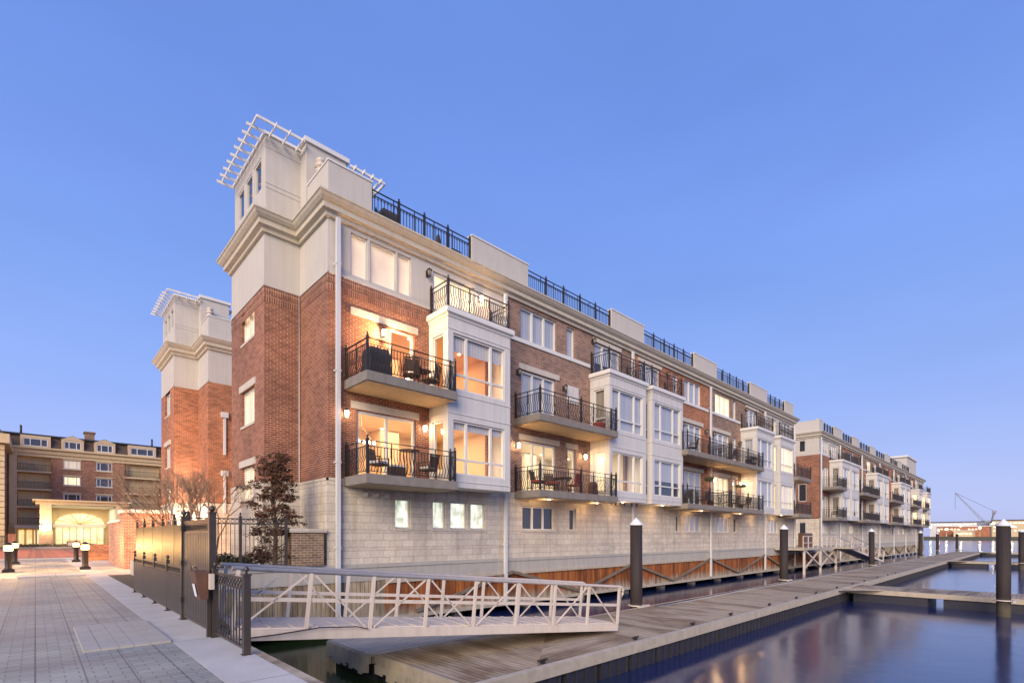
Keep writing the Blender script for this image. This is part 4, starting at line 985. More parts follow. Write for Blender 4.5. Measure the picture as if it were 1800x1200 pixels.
# ------------------------------------------------------------------ trees and shrubs
def leafmat(name, c1, c2):
    m = M_(name); nt = m.nt; oi = m.noise(3.5, 4)
    m.base(m.mix(oi, c1, c2), .75); return m.m
Mt['leaf_dark'] = leafmat('dark_russet_leaves', (.06, .028, .017), (.17, .078, .038))
Mt['leaf_green'] = leafmat('shrub_leaves', (.04, .055, .02), (.13, .12, .04))
Mt['leaf_gold'] = leafmat('golden_leaves', (.20, .15, .03), (.32, .22, .05))
Mt['bark'] = mottled('bark', (.13, .09, .06), .9, .3, 12)
Mt['twig'] = mottled('pale_twigs', (.36, .23, .14), .9, .2, 12, streak=False)
def leaves(mb, c, r, n, s, flat=.45):
    for _ in range(n):
        while True:
            p = Vector((rnd.uniform(-1, 1), rnd.uniform(-1, 1), rnd.uniform(-1, 1)))
            if p.length < 1: break
        p = Vector((p.x * r, p.y * r, p.z * r * flat)) + Vector(c)
        a = Vector((rnd.gauss(0, 1), rnd.gauss(0, 1), rnd.gauss(0, .5))).normalized(); b = a.cross(Vector((rnd.gauss(0, 1), rnd.gauss(0, 1), rnd.gauss(0, 1)))).normalized()
        w = s * rnd.uniform(.6, 1.3); mb.quad(p - a * w, p + b * w * .45, p + a * w, p - b * w * .45)
def layered_tree(x, y, z, h, label):
    t = thing('layered_tree', label, 'tree', (x, y, z)); tr = MB()
    tr.tube([(x, y, z), (x + .05, y, z + h * .35), (x - .06, y + .03, z + h * .7), (x - .02, y, z + h * .95)], .07, 8, .02)
    cr = MB()
    for i in range(46):
        f = .10 + .88 * (i / 45) ** .9; a = i * 2.4 + rnd.uniform(-.6, .6); rr = (.95 if f < .62 else .95 * (1.05 - f) / .43) * rnd.uniform(.35, 1.15)
        c = (x + math.cos(a) * rr * .85, y + math.sin(a) * rr * .6, z + h * f + rnd.uniform(-.08, .08))
        tr.tube([(x, y, z + h * max(.05, f - .14)), ((x + c[0]) / 2, (y + c[1]) / 2, z + h * (f - .05)), c], .018, 5, .005)
        for k in range(4):
            cc_ = (c[0] + rnd.gauss(0, .17), c[1] + rnd.gauss(0, .15), c[2] + rnd.gauss(0, .07))
            leaves(cr, cc_, rnd.uniform(.10, .26), int(rnd.uniform(40, 90)), .042, rnd.uniform(.3, .6))
    tr.build('trunk', Mt['bark'], t); cr.build('crown', Mt['leaf_dark'], t); return t
layered_tree(5.46, 16.62, .62, 3.55, 'dark russet tree with layered foliage behind the open picket fence')
def bare_tree(x, y, z, h, label, mat='twig', spread=.34, stems=4, lvl=5):
    t = thing('bare_tree', label, 'tree', (x, y, z), group='bare twiggy trees in the garden'); tr = MB(); tw = MB()
    def grow(p, d, L, r, k):
        q = p + d * L; mid = p + d * L * .5 + Vector((rnd.uniform(-1, 1), rnd.uniform(-1, 1), 0)) * L * .06
        (tr if k < 2 else tw).tube([p, mid, q], r, 5 if k < 3 else 3, r * .68)
        if k >= lvl: return
        for _ in range(3 if k > 0 else 2):
            nd = (d + Vector((rnd.gauss(0, spread), rnd.gauss(0, spread), rnd.uniform(-.05, .22)))).normalized()
            grow(q, nd, L * rnd.uniform(.62, .85), r * .66, k + 1)
    for s in range(stems):
        a = s * 6.28 / stems; grow(Vector((x + .1 * math.cos(a), y + .1 * math.sin(a), z)), Vector((.22 * math.cos(a), .22 * math.sin(a), 1)).normalized(), h * .27, .04, 0)
    tr.build('trunk', Mt['twig'], t); tw.build('crown', Mt[mat], t); return t
bare_tree(4.25, 19.4, .62, 3.7, 'leafless multi-stem tree just left of the russet tree')
bare_tree(4.0, 22.5, .62, 4.2, 'leafless spreading tree against the orange brick tower')
bare_tree(4.4, 27.5, .0, 4.4, 'leafless tree glowing in the floodlight beside the brick pillar')
def shrub(x, y, z, r, label, mat='leaf_green', n=900, s=.045):
    t = thing('shrub', label, 'shrub', (x, y, z), group='low shrubs behind the picket fence')
    st = MB(); cr = MB()
    for k in range(6):
        a = k * 1.05; st.tube([(x, y, z), (x + .6 * r * math.cos(a), y + .6 * r * math.sin(a), z + r)], .012, 4)
    for k in range(7):
        a = rnd.uniform(0, 6.28); d = rnd.uniform(0, .6) * r
        leaves(cr, (x + d * math.cos(a), y + d * math.sin(a), z + r * rnd.uniform(.5, .95)), r * .5, n // 7, s, .8)
    st.build('stems', Mt['bark'], t); cr.build('foliage', Mt[mat], t)
shrub(3.45, 16.45, .62, .45, 'golden-green shrub at the left end behind the fence', 'leaf_gold')
shrub(4.05, 16.4, .62, .40, 'green shrub second from the left behind the fence')
shrub(4.55, 16.5, .62, .36, 'low green shrub at the foot of the russet tree')
shrub(3.6, 18.2, .62, .5, 'green shrub under the bare tree')
shrub(5.4, 17.6, .62, .42, 'dark shrub close to the tower wall', 'leaf_dark')

# floodlight at the foot of the rear block
fd = thing('floodlight', 'small floodlight blazing white at the stone foot of the rear block', 'floodlight', (5.6, 31.0, .62))
q = MB(); q.box(5.5, 5.7, 31.0, 31.15, .62, .70); q.bar((5.6, 31.07, .7), (5.6, 31.07, 1.0), .04, .04); q.box(5.4, 5.8, 31.02, 31.16, 1.0, 1.28); q.build('housing', Mt['iron'], fd)
bx(5.43, 5.77, 31.161, 31.17, 1.03, 1.25).build('lens', Mt['bulb'], fd)
ld_ = bpy.data.lights.new('flood_glow', 'SPOT'); ld_.energy = 1500; ld_.color = (1, .80, .62); ld_.spot_size = R(140); ld_.spot_blend = .8; ld_.shadow_soft_size = .15
lo = bpy.data.objects.new('flood_glow', ld_); col.objects.link(lo); lo.parent = fd; lo.location = (0.1, .35, 1.3); lo.rotation_euler = (R(100), 0, 0)
point((4.9, 28.6, 1.6), 620, (1, .50, .22), .3, 'garden_glow', fd)

# ------------------------------------------------------------------ balcony and roof furniture
def legs4(q, x, y, z, hx, hy, h, r=.016, sp=.0):
    for sx_ in (-1, 1):
        for sy_ in (-1, 1): q.tube([(x + sx_*(hx+sp), y + sy_*(hy+sp), z), (x + sx_*hx, y + sy_*hy, z + h)], r, 5)
def patio_chair(x, y, z, rz, label, mat='wicker', cush=None, group='chairs on the balconies', k=1):
    t = thing('patio_chair', label, 'chair', (x, y, z), 0, group)
    def part(nm, f, m): 
        o = f.build(nm, Mt[m], t); return o
    part('seat', bx(x - .25, x + .25, y - .24, y + .24, z + .36, z + .42), mat)
    q = MB(); q.bar((x - .22, y + .22, z + .42), (x - .24, y + .32, z + .90), .04, .03); q.bar((x + .22, y + .22, z + .42), (x + .24, y + .32, z + .90), .04, .03)
    q.quad((x - .2, y + .235, z + .46), (x + .2, y + .235, z + .46), (x + .22, y + .31, z + .86), (x - .22, y + .31, z + .86)); q.bar((x - .26, y + .325, z + .9), (x + .26, y + .325, z + .9), .04, .05); part('backrest', q, mat)
    for s_ in (-1, 1):
        q = MB(); q.bar((x + s_*.28, y - .22, z + .62), (x + s_*.28, y + .28, z + .64), .05, .03); q.bar((x + s_*.28, y - .2, z + .4), (x + s_*.28, y - .2, z + .62), .03, .03); part('armrest', q, mat)
        for s2 in (-1, 1): part('leg', MB().tube([(x + s_*.24, y + s2*.22, z), (x + s_*.23, y + s2*.21, z + .37)], .017, 6), mat)
    if cush: part('cushion', bx(x - .22, x + .22, y - .21, y + .21, z + .421, z + .5), cush)
    t.rotation_euler = (0, 0, rz); return t
def patio_table(x, y, z, r, h, label, mat='tablewood', square=False):
    t = thing('patio_table', label, 'table', (x, y, z), 0, 'tables on the balconies')
    q = MB().lathe((x, y, z + h - .03), [(r, 0), (r, .03)], 18); q.build('table_top', Mt[mat], t)
    for a in range(4):
        an = a * math.pi / 2 + .6; MB().tube([(x + r*.75*math.cos(an), y + r*.75*math.sin(an), z), (x + r*.45*math.cos(an), y + r*.45*math.sin(an), z + h*.6), (x + r*.6*math.cos(an), y + r*.6*math.sin(an), z + h - .03)], .016, 6).build('leg', Mt[mat], t)
    return t
def box_thing(x0, x1, y0, y1, z0, z1, name, label, cat, mat, group=None, taper=.03, lid=None):
    t = thing(name, label, cat, ((x0 + x1) / 2, (y0 + y1) / 2, z0), 0, group); q = MB(); g = taper
    n = 6
    lo = []; 
    for k in range(n + 1):
        f = k / n; i = g * math.sin(f * math.pi * .5) + (.015 if k % 2 else 0) + (.05 if k == n else 0)
        lo.append([(x0 + i, y0 + i), (x1 - i, y0 + i), (x1 - i, y1 - i), (x0 + i, y1 - i)])
    for k in range(n):
        for j in range(4):
            a, b = lo[k][j], lo[k][(j+1) % 4]; c_, d_ = lo[k+1][(j+1) % 4], lo[k+1][j]; za, zb = z0 + (z1 - z0) * k / n, z0 + (z1 - z0) * (k + 1) / n
            q.quad((*a, za), (*b, za), (*c_, zb), (*d_, zb))
    q.quad(*[(*p, z1) for p in lo[n]]); q.build('body', Mt[mat], t)
    if lid: bx(x0 - .01, x1 + .01, y0 - .01, y1 + .01, z1 - .06, z1).build('lid', Mt[lid], t)
    return t
box_thing(7.75, 8.55, 14.75, 15.4, 6.77, 7.72, 'covered_grill', 'dark grey covered grill on the upper balcony nearest the corner', 'covered grill', 'cover')
patio_chair(9.45, 15.0, 6.77, R(150), 'wicker armchair left of the little table on the nearest upper balcony')
patio_table(9.85, 14.95, 6.77, .3, .62, 'round dark bistro table on the nearest upper balcony')
patio_chair(10.3, 15.1, 6.77, R(215), 'wicker armchair right of the little table on the nearest upper balcony')
patio_chair(8.2, 15.0, 3.56, R(30), 'wicker armchair with white cushion on the nearest lower balcony', cush='white_cloth')
patio_chair(10.15, 15.05, 3.56, R(200), 'wicker armchair by the bay on the nearest lower balcony', cush='white_cloth')
patio_table(9.35, 15.0, 3.56, .36, 1.0, 'tall reddish bar table on the nearest lower balcony')
bt = thing('wicker_ottoman', 'low brown wicker ottoman beside the lower balcony corner', 'ottoman', (8.6, 14.9, 3.56)); bx(8.5, 9.0, 14.65, 15.0, 3.56, 3.9).build('body', Mt['wicker'], bt); bx(8.51, 8.99, 14.66, 14.99, 3.901, 3.96).build('cushion', Mt['white_cloth'], bt)
patio_chair(16.0, 15.2, 3.56, R(20), 'red cushioned chair at the left end of the second lower balcony', cush='red_cloth')
patio_chair(17.0, 15.3, 3.56, R(-20), 'red cushioned chair by the doors of the second lower balcony', cush='red_cloth')
patio_table(17.4, 15.0, 3.56, .45, .7, 'round dark table on the second lower balcony')
patio_chair(18.1, 14.95, 3.56, R(190), 'red-backed chair right of the round table on the second balcony', mat='red_cloth')
box_thing(19.6, 20.0, 14.9, 15.3, 3.56, 4.25, 'planter', 'red-brown square planter near the bay on the second lower balcony', 'planter', 'tablewood', 'planters on the balconies')
box_thing(20.1, 20.6, 14.9, 15.4, 6.77, 7.25, 'planter', 'dark red planter at the right end of the second upper balcony', 'planter', 'red_cloth', 'planters on the balconies')
for x, z, l in ((29.2, 3.56, 'chair on the third lower balcony, left of the hanging plants'), (31.5, 3.56, 'chair beneath the first round plant on the third balcony'), (36.2, 3.56, 'chair beneath the flat-topped plant on the fourth balcony'), (38.3, 3.56, 'chair at the right of the fourth lower balcony'), (30.0, 6.77, 'chair on the third upper balcony'), (35.8, 6.77, 'chair on the fourth upper balcony'), (49.0, 3.56, 'chair on the lower end balcony before the gap'), (61.3, 3.56, 'chair on the first far lower balcony'), (73.5, 6.77, 'chair on the second far upper balcony')):
    patio_chair(x, 15.1, z, R(rnd.uniform(120, 240)), 'dark ' + l)
def topiary(x, y, z, h, label, r=.35, flat=.5):
    t = thing('topiary', label, 'potted plant', (x, y, z), 0, 'potted plants on the balconies')
    MB().lathe((x, y, z), [(.14, 0), (.2, .34), (.22, .36)], 12).build('pot', Mt['tablewood'], t); MB().tube([(x, y, z + .3), (x, y, z + h)], .02, 6).build('stem', Mt['bark'], t)
    q = MB(); leaves(q, (x, y, z + h), r, 420, .05, flat); q.build('foliage', Mt['leaf_green'], t)
topiary(32.0, 14.9, 3.56, 1.75, 'round-headed potted tree on the third lower balcony'); topiary(36.9, 14.9, 3.56, 1.65, 'flat-headed potted tree on the fourth lower balcony', .4, .3)
topiary(39.2, 14.9, 6.77, .7, 'small leafy pot on the fourth upper balcony', .25)
box_thing(9.15, 9.95, 16.5, 17.1, 12.6, 13.62, 'covered_chair', 'dark covered chair behind the roof railing, left of the others', 'covered chair', 'cover', 'covered furniture on the roof')
box_thing(11.6, 11.95, 16.5, 17.0, 12.6, 13.75, 'covered_parasol', 'narrow dark covered parasol behind the roof railing', 'covered parasol', 'cover', 'covered furniture on the roof', .12)
box_thing(12.25, 12.85, 16.45, 16.95, 12.6, 13.35, 'covered_table', 'low dark covered table at the right end of the first roof railing', 'covered table', 'cover', 'covered furniture on the roof')
og = thing('garden_ornament', 'green tiered ornament on a rod by the first roof railing post', 'ornament', (8.85, 16.4, 12.6))
Mt['green_paint'] = mottled('green_paint', (.03, .16, .08), .5, .2, 10, streak=False)
MB().lathe((8.85, 16.4, 12.6), [(.015, 0), (.015, .35), (.12, .36), (.05, .48), (.09, .49), (.03, .62), (.06, .63), (.005, .8)], 10).build('body', Mt['green_paint'], og)
# inside the lit rooms
ch = thing('chandelier', 'long glowing chandelier hung behind the lower patio doors', 'chandelier', (8.9, 17.6, 5.4))
q = MB(); q.tube([(8.9, 17.6, 6.2), (8.9, 17.6, 5.75)], .012, 5)
for s_ in (-1, 1): q.tube([(8.9, 17.6, 5.75), (8.9 + s_ * .55, 17.6, 5.1)], .01, 5)
q.bar((8.3, 17.6, 5.08), (9.5, 17.6, 5.08), .05, .05); q.build('frame', Mt['alu'], ch)
for i in range(6): MB().lathe((8.38 + i * .21, 17.6, 5.1), [(.02, 0), (.045, .05), (.03, .11), (.005, .13)], 8).build('bulb', Mt['bulb'], ch)
def sofa(x, y, z, w, label, mat):
    t = thing('sofa', label, 'sofa', (x, y, z), 0, 'sofas in the lit rooms'); bx(x - w/2, x + w/2, y, y + .8, z + .12, z + .45).build('seat', Mt[mat], t)
    bx(x - w/2, x + w/2, y + .8, y + 1.0, z + .12, z + .9).build('backrest', Mt[mat], t)
    for s_ in (-1, 1): bx(x + s_*(w/2 + .1) - .1, x + s_*(w/2 + .1) + .1, y, y + 1, z + .12, z + .65).build('armrest', Mt[mat], t)
    for s_ in (-1, 1):
        for s2 in (.1, .9): bx(x + s_*(w/2) - .03, x + s_*(w/2) + .03, y + s2 - .03, y + s2 + .03, z, z + .12).build('leg', Mt['tablewood'], t)
sofa(12.5, 17.2, 3.6, 1.7, 'pale sofa behind the lowest lit bay', 'white_cloth'); sofa(12.4, 17.2, 6.84, 1.6, 'brown sofa behind the upper lit bay', 'wicker'); sofa(22.4, 17.0, 3.6, 1.8, 'dark sofa behind the lit second bay', 'wicker')
def floor_lamp(x, y, z, label):
    t = thing('floor_lamp', label, 'floor lamp', (x, y, z), 0, 'floor lamps in the lit rooms'); q = MB(); q.lathe((x, y, z), [(.14, 0), (.14, .03), (.012, .04), (.012, 1.4)], 10); q.build('stand', Mt['alu'], t)
    MB().lathe((x, y, z + 1.4), [(.18, 0), (.12, .28)], 12).build('lamp_shade', Mt['can'], t)
floor_lamp(11.35, 16.6, 3.6, 'glowing floor lamp by the side window of the lowest bay'); floor_lamp(21.4, 19, 3.6, 'glowing floor lamp behind the lit second bay'); floor_lamp(11.5, 18.4, 6.84, 'glowing floor lamp behind the upper lit bay')

# ------------------------------------------------------------------ hotel beyond the street
ht = thing('hotel', 'wide red brick hotel with cream cornice and slate mansard roof across the street', 'hotel', (7, 112, 0))
HY = 112.0
hw = []
for a, b in ((3.4, 5.6), (7.6, 9.8)):
    for i, (p, q) in enumerate(((12.85, 14.35), (10.1, 11.6), (7.2, 8.7), (4.3, 5.8))): hw.append((a, b, p, q, 3, 'lit_dim' if (a < 4 and i == 0) else 'lit_yellow' if (a < 4 and i == 1) else 'dark'))
for x in (19.5, 24, 28.5, 33):
    for p in (12.85, 10.1, 7.2, 4.3): hw.append((x, x + 2.2, p, p + 1.5, 3, rnd.choice(['dark', 'dark', 'lit_dim'])))
rec = [(-2.0, 1.85, z, z + 2.45) for z in (12.15, 9.3, 6.45, 3.5)] + [(11.5, 16.6, z, z + 2.45) for z in (12.15, 9.3, 6.45)]
mb = MB(); wall(mb, 'S', HY, -3.2, 38, 0, 14.6, [w[:4] for w in hw] + rec, .4); mb.build('brick_wall', Mt['brick_hotel'], ht)
for a, b, p, q, n, st in hw:
    window(ht, 'S', HY, a, b, p, q, n, st, split=[.25, .75], fw=.14); pbox(MB(), 'S', HY, a - .12, b + .12, -.05, .12, q - .002, q + .22).build('lintel', Mt['hotel_cream'], ht); pbox(MB(), 'S', HY, a - .12, b + .12, -.05, .12, p - .16, p - .002).build('sill', Mt['hotel_cream'], ht)
for i, (a, b, p, q) in enumerate(rec):
    m2 = MB(); m2.quad((a, HY + .9, p), (b, HY + .9, p), (b, HY + .9, q), (a, HY + .9, q))
    for xx in (a, b): m2.quad((xx, HY, p), (xx, HY + .9, p), (xx, HY + .9, q), (xx, HY, q))
    m2.quad((a, HY, q), (b, HY, q), (b, HY + .9, q), (a, HY + .9, q)); bo = m2.build('recessed_balcony', Mt['hotel_cream'], ht)
    bx(a - .1, b + .1, HY - .25, HY + .9, p - .28, p).build('floor_slab', Mt['hotel_cream'], bo)
    window(bo, 'S', HY + .9, a + .5, b - .5, p + .05, p + 2.1, 3, ['curtain_lit', 'lit_dim', 'half', 'lit_dim', 'curtain_lit', 'dark', 'lit_dim'][i], name='patio_door', fw=.12)
    q_ = MB(); q_.bar((a, HY - .15, p + 1.05), (b, HY - .15, p + 1.05), .06, .06)
    n_ = int((b - a) / .16)
    for k in range(n_ + 1): q_.bar((a + (b - a) * k / n_, HY - .15, p), (a + (b - a) * k / n_, HY - .15, p + 1.05), .04, .04)
    q_.build('railing', Mt['iron'], bo)
mb = MB(); sweep(mb, [(-3.2, 118), (-3.2, HY), (38, HY), (38, 118)], [(0, 14.45), (.15, 14.5), (.15, 14.9), (.35, 15.0), (.4, 15.5), (.75, 15.7), (.75, 15.95), (0, 16.0)], False); mb.build('cornice', Mt['hotel_cream'], ht)
MB().quad((-3.2, HY + .05, 15.9), (38, HY + .05, 15.9), (38, HY + 1.1, 18.0), (-3.2, HY + 1.1, 18.0)).build('mansard', Mt['hotel_slate'], ht)
q_ = bx(-4.5, 38.5, HY + .6, HY + 14, 17.95, 18.2); q_.quad((-4.5, HY + .6, 18.2), (38.5, HY + .6, 18.2), (36, HY + 6, 18.9), (-3, HY + 6, 18.9)); q_.build('roof', Mt['roof_blue'], ht)
for a, b, flat in ((-1.75, 1.85, True), (3.15, 6.0, False), (7.35, 10.2, False), (12.0, 16.1, True), (19, 22, False), (24, 27, False)):
    m2 = MB(); wall(m2, 'S', HY - .02, a, b, 15.98, 17.7 if not flat else 17.85, [(a + .35, b - .35, 16.15, 17.4)], .2)
    for xx in (a, b): m2.quad((xx, HY - .02, 15.98), (xx, HY + 1.4, 15.98), (xx, HY + 1.4, 17.8), (xx, HY - .02, 17.8))
    if not flat:
        m_ = (a + b) / 2; m2.quad((a - .15, HY - .06, 17.7), (m_, HY - .06, 18.35), (b + .15, HY - .06, 17.7)); m2.quad((a - .15, HY - .1, 17.7), (m_, HY - .1, 18.4), (m_, HY + 2, 18.4), (a - .15, HY + 2, 17.7)); m2.quad((b + .15, HY - .1, 17.7), (m_, HY - .1, 18.4), (m_, HY + 2, 18.4), (b + .15, HY + 2, 17.7))
    do = m2.build('dormer', Mt['soffit'], ht); window(do, 'S', HY - .02, a + .35, b - .35, 16.15, 17.4, 3, 'dark', split=[.28, .72], fw=.1)
m2 = bx(6.3, 7.6, HY + 3, HY + 5, 18.2, 19.7); m2.box(6.15, 7.75, HY + 2.8, HY + 5.2, 19.7, 19.9); m2.build('chimney', Mt['brick_tan'], ht)
for x in (-1.7, 15.9): MB().lathe((x, HY + 3, 18.2), [(.14, 0), (.14, 1.6)], 8).build('vent_pipe', Mt['iron'], ht)
# wing to the left with stone quoins
m2 = MB(); wall(m2, 'E', -3.2, 100, HY, 0, 14.6, [(103, 104.6, 7, 9), (107, 108.6, 7, 9), (103, 104.6, 10.5, 12.3)], .2); wall(m2, 'S', 100, -30, -3.2, 0, 14.6); m2.build('wing_wall', Mt['brick_hotel'], ht)
for zz in range(18): bx(-3.9, -3.12, 99.9, 100.7 + .3 * (zz % 2), .1 + zz * .8, .1 + zz * .8 + .7).build('quoin', Mt['hotel_cream'], ht)
m2 = bx(-30, -2.6, 99.3, 113, 14.6, 15.9); m2.build('wing_cornice', Mt['hotel_cream'], ht)
m2 = MB().quad((-30, 99.8, 15.9), (-3.1, 99.8, 15.9), (-4.6, 101.5, 18.1), (-30, 101.5, 18.1)).quad((-3.1, 99.8, 15.9), (-3.1, 113, 15.9), (-4.6, 113, 18.1), (-4.6, 101.5, 18.1)); m2.build('wing_mansard', Mt['hotel_slate'], ht)
bx(-3.0, -2.1, HY - .5, HY, 0, 14.5).build('pilaster', Mt['hotel_cream'], ht); bx(-3.1, 1.9, HY - .35, HY - .002, 0, 3.4).build('stone_base', Mt['hotel_cream'], ht)
# porte-cochere
pc = thing('entrance_portico', 'wide stone entrance portico with brightly lit arched glazing in front of the hotel', 'portico', (5, 96, 0))
m2 = bx(.0, 10.3, 95, 106, 6.05, 6.65); m2.box(-.3, 10.6, 94.7, 106.3, 6.5, 6.72); m2.build('roof', Mt['hotel_cream'], pc)
for a, b in ((.45, 1.65), (8.75, 9.9)):
    bx(a, b, 95, 96.4, 0, 6.05).build('column', Mt['hotel_cream'], pc); bx(a - .1, b + .1, 94.9, 96.5, 0, 2.4).build('column_base', Mt['brick_tan'], pc)
m2 = MB(); m2.quad((1.65, 95.3, 6.0), (8.75, 95.3, 6.0), (8.75, 106, 6.0), (1.65, 106, 6.0)); m2.quad((1.66, 96.5, 0), (1.66, 106, 0), (1.66, 106, 6), (1.66, 96.5, 6)); m2.quad((8.74, 96.5, 0), (8.74, 106, 0), (8.74, 106, 6), (8.74, 96.5, 6)); m2.build('ceiling', Mt['trim'], pc)
m2 = MB(); m2.quad((1.65, 106, 0), (8.75, 106, 0), (8.75, 106, 6), (1.65, 106, 6)); m2.build('back_wall', Mt['hotel_cream'], pc)
Mt['lobby'] = litblind('lobby_glow', (.75, .30, .06), (1, .74, .34), 1.0, 3)
m2 = MB(); n_ = 16; cx_, rr_ = 5.2, 3.0
for k in range(n_):
    a0, a1 = math.pi * k / n_, math.pi * (k + 1) / n_
    m2.quad((cx_, 105.9, 3.5), (cx_ + rr_ * math.cos(a0), 105.9, 3.5 + 1.75 * math.sin(a0)), (cx_ + rr_ * math.cos(a1), 105.9, 3.5 + 1.75 * math.sin(a1)))
fo = m2.build('fanlight', Mt['lobby'], pc); m2 = MB()
for k in range(1, 8): a0 = math.pi * k / 8; m2.bar((cx_, 105.8, 3.5), (cx_ + rr_ * math.cos(a0), 105.8, 3.5 + 1.75 * math.sin(a0)), .1, .1)
m2.build('glazing_bars', Mt['hotel_cream'], fo)
m2 = MB().quad((2.3, 105.9, .3), (8.1, 105.9, .3), (8.1, 105.9, 3.0), (2.3, 105.9, 3.0)); go = m2.build('glass_doors', Mt['lobby'], pc); m2 = MB()
for k in range(8): m2.box(2.3 + k * .83 - .07, 2.3 + k * .83 + .07, 105.75, 105.88, .2, 3.0)
m2.box(2.0, 8.4, 105.6, 105.88, 3.0, 3.5); m2.box(2.3, 8.1, 105.77, 105.86, 1.0, 1.1); m2.build('door_frames', Mt['trim'], go)
area((5.2, 101, 5.9), 6, 7, 420, (1, .82, .55), 'portico_glow', pc)
en = thing('entrance_canopy', 'small lit side entrance canopy with lanterns, left of the portico', 'canopy', (-.6, 110, 0))
m2 = bx(-2.4, .3, 109.4, 111.6, 2.9, 3.3); m2.build('canopy_roof', Mt['trim'], en)
for x in (-2.2, .1): bx(x - .1, x + .1, 109.5, 109.7, 0, 2.9).build('column', Mt['trim'], en)
for x in (-1.9, -1.0, -.1): bx(x, x + .6, 111.45, 111.6, .3, 2.6).build('door', Mt['lobby'], en)
for i, (x, z) in enumerate(((.62, 2.9), (1.15, 2.95))):
    t = thing('wall_lantern', ('left' if i == 0 else 'right') + ' lantern of the glowing pair on the portico column', 'lantern', (x, 94.7, z), 0, 'lanterns on the hotel portico')
    MB().lathe((x, 94.6, z), [(.08, -.25), (.16, -.2), (.2, .2)], 8).build('lamp_glass', Mt['bulb'], t); MB().lathe((x, 94.6, z), [(.24, .2), (.04, .42)], 8).build('cap', Mt['iron'], t)
point((.9, 93.5, 3), 500, (1, .7, .35), .2, 'lantern_glow', t)
# low walls, fence and planting between street and hotel
fw_ = thing('street_fence', 'low black fence with lit brick piers across the street, left of the portico', 'fence', (-3, 88, 0))
for x in (-9, -5.6, -2.1): bx(x - .35, x + .35, 87.7, 88.3, 0, 1.9).build('brick_pier', Mt['brick_orange'], fw_)
q_ = MB()
for k in range(60): xx = -9 + k * .115; q_.box(xx - .025, xx + .025, 87.98, 88.02, 0, 1.7)
q_.box(-9, -2.1, 87.97, 88.03, 1.5, 1.56); q_.build('picket_panel', Mt['iron'], fw_)
hd = thing('planter_bed', 'low dark clipped hedge bed in front of the hotel portico', 'hedge', (1.5, 90, 0)); m2 = MB(); 
for k in range(26): leaves(m2, (-1.5 + k * .3, 90 + rnd.uniform(-.3, .3), .35), .45, 60, .1, .7)
m2.build('foliage', Mt['leaf_green'], hd); bx(-2, 6.6, 89.4, 90.6, 0, .22).build('bed_edge', Mt['concrete'], hd)
sg = thing('street_sign', 'small dark outlined sign plate on the hedge bed edge', 'sign', (3.6, 88.8, 0)); bx(3.0, 4.4, 88.7, 88.78, .25, .95).build('sign_plate', Mt['tablewood'], sg); bx(3.12, 4.28, 88.66, 88.70, .36, .84).build('sign_face', Mt['lintel'], sg); bx(3.6, 3.8, 88.72, 88.8, 0, .25).build('post', Mt['iron'], sg)
st_ = thing('curved_steps', 'curved orange-lit brick steps and olive mound by the pillar wall', 'steps', (2.9, 44, 0))
for k in range(5): bx(2.3 + k * .12, 5.4, 43 + k * .7, 43.7 + k * .7, 0, .22 + k * .2).build('step', Mt['brick_orange'], st_)
for x, y in ((-6, 56), (5, 60), (-2, 72)): point((x, y, 5.5), 1600, (1, .46, .14), .3, 'sodium_street_glow')

# ------------------------------------------------------------------ far shore
struct(bx(552, 1500, -900, 420, -3, 1.2), 'far_shore', Mt['grassland'])
for nm, lb, y0, y1, x0, z1, mt, cols, rows, lm in (
    ('warehouse', 'long low orange-lit brick warehouse on the far shore under the crane', 31, 66, 600, 10.2, 'brick_orange', 15, 1, 'lobby'),
    ('terminal_building', 'white terminal with rows of bright lights, right on the far shore', -12, 30, 620, 15.5, 'hotel_cream', 16, 3, 'lit_white'),
    ('terminal_building', 'second lit terminal far right, partly behind the biggest pile', -70, -14, 640, 15.0, 'hotel_cream', 16, 3, 'curtain_lit'),
    ('office_block', 'pale green-lit flat building behind the warehouse on the far shore', 34, 80, 680, 15.8, 'trim', 18, 1, 'lit_white'),
    ('quay_shed', 'low yellow-lit shed on the waterline in front of the warehouse', 40, 52, 575, 6.0, 'hotel_cream', 5, 1, 'lit_yellow')):
    t = thing(nm, lb, nm.replace('_', ' '), (x0, (y0 + y1) / 2, 1.2))
    bx(x0, x0 + 30, y0, y1, 1.2, z1).build('wall', Mt[mt], t); bx(x0 - .8, x0 + 31, y0 - .8, y1 + .8, z1, z1 + .6).build('roof', Mt['roof_blue' if cols > 15 else 'trim'], t)
    for r_ in range(rows):
        for k in range(cols):
            if rnd.random() < .12: continue
            yy = y0 + (y1 - y0) * (k + .5) / cols; zz = z1 - 2.0 - r_ * 3.4 - rnd.uniform(0, .4); w_ = (y1 - y0) / cols * rnd.uniform(.22, .42)
            bx(x0 - .3, x0 - .05, yy - w_, yy + w_, zz - .7, zz + .5).build('window', Mt[lm], t)
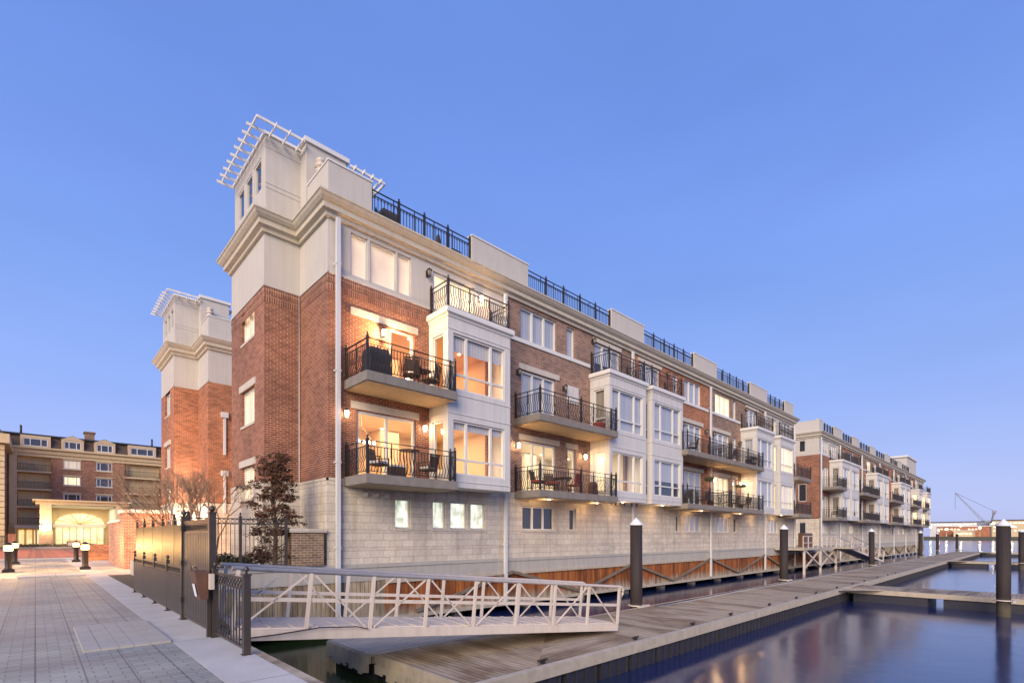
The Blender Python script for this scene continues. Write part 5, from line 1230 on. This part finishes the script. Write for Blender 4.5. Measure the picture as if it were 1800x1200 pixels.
shore_l = [(565, -8, 5), (565, 6, 6), (566, 16, 9), (566, 24, 6), (570, 35, 8), (572, 47, 10), (568, 56, 7), (565, 61, 6), (563, 66, 9), (562, 72, 6), (610, -20, 12), (610, -30, 9), (590, 28, 12), (566, 0, 9)]
wh = ['leftmost', 'second', 'third', 'fourth', 'fifth', 'sixth', 'seventh', 'eighth', 'ninth', 'tenth', 'eleventh', 'twelfth', 'thirteenth', 'last']
for i, (x, y, z) in enumerate(sorted(shore_l, key=lambda p: -p[1])):
    t = thing('shore_lamp', f'{wh[i]} tiny bright lamp mast along the far shore, counted from the left', 'lamp', (x, y, 1.2), 0, 'lamps along the far shore')
    MB().tube([(x, y, 1.2), (x, y, z)], .15, 5).build('mast', Mt['alu'], t); MB().lathe((x, y, z), [(.2, 0), (.75, .4), (.5, 1.1), (.05, 1.4)], 8).build('lamp_head', Mt['bulb'], t)
cr = thing('harbour_crane', 'grey lattice crane with its boom raised left above the far warehouse', 'crane', (640, 37, 1.2))
b0_, b1_ = Vector((640, 37, 15.5)), Vector((621, 55, 42)); q_ = MB(); off = Vector((0, 0, 1.5)); 
q_.bar(b0_ + off, b1_ + off * .3, .24, .24); q_.bar(b0_ - off, b1_ - off * .3, .24, .24)
for k in range(14):
    f0, f1 = k / 14, (k + 1) / 14; s_ = 1 if k % 2 else -1; q_.bar(b0_.lerp(b1_, f0) + off * s_ * (1 - .7 * f0), b0_.lerp(b1_, f1) - off * s_ * (1 - .7 * f1), .2, .2)
q_.build('boom', Mt['crane'], cr)
q_ = MB(); q_.bar((640, 37, 15), (646, 31, 15), 3, 2.5); q_.bar((645, 31.5, 15), (646.5, 30, 24), 1.2, 1.2); q_.box(644.5, 648.5, 28.5, 31.5, 23, 25.4); q_.build('counter_mast', Mt['crane'], cr)
q_ = MB(); q_.tube([(646.5, 30, 25), (621, 55, 42)], .12, 4); q_.tube([(621, 55, 42), (621, 55, 27)], .1, 4); q_.build('cables', Mt['iron'], cr)
bx(636, 644, 33, 41, 1.2, 14.5).build('cab', Mt['crane'], cr)
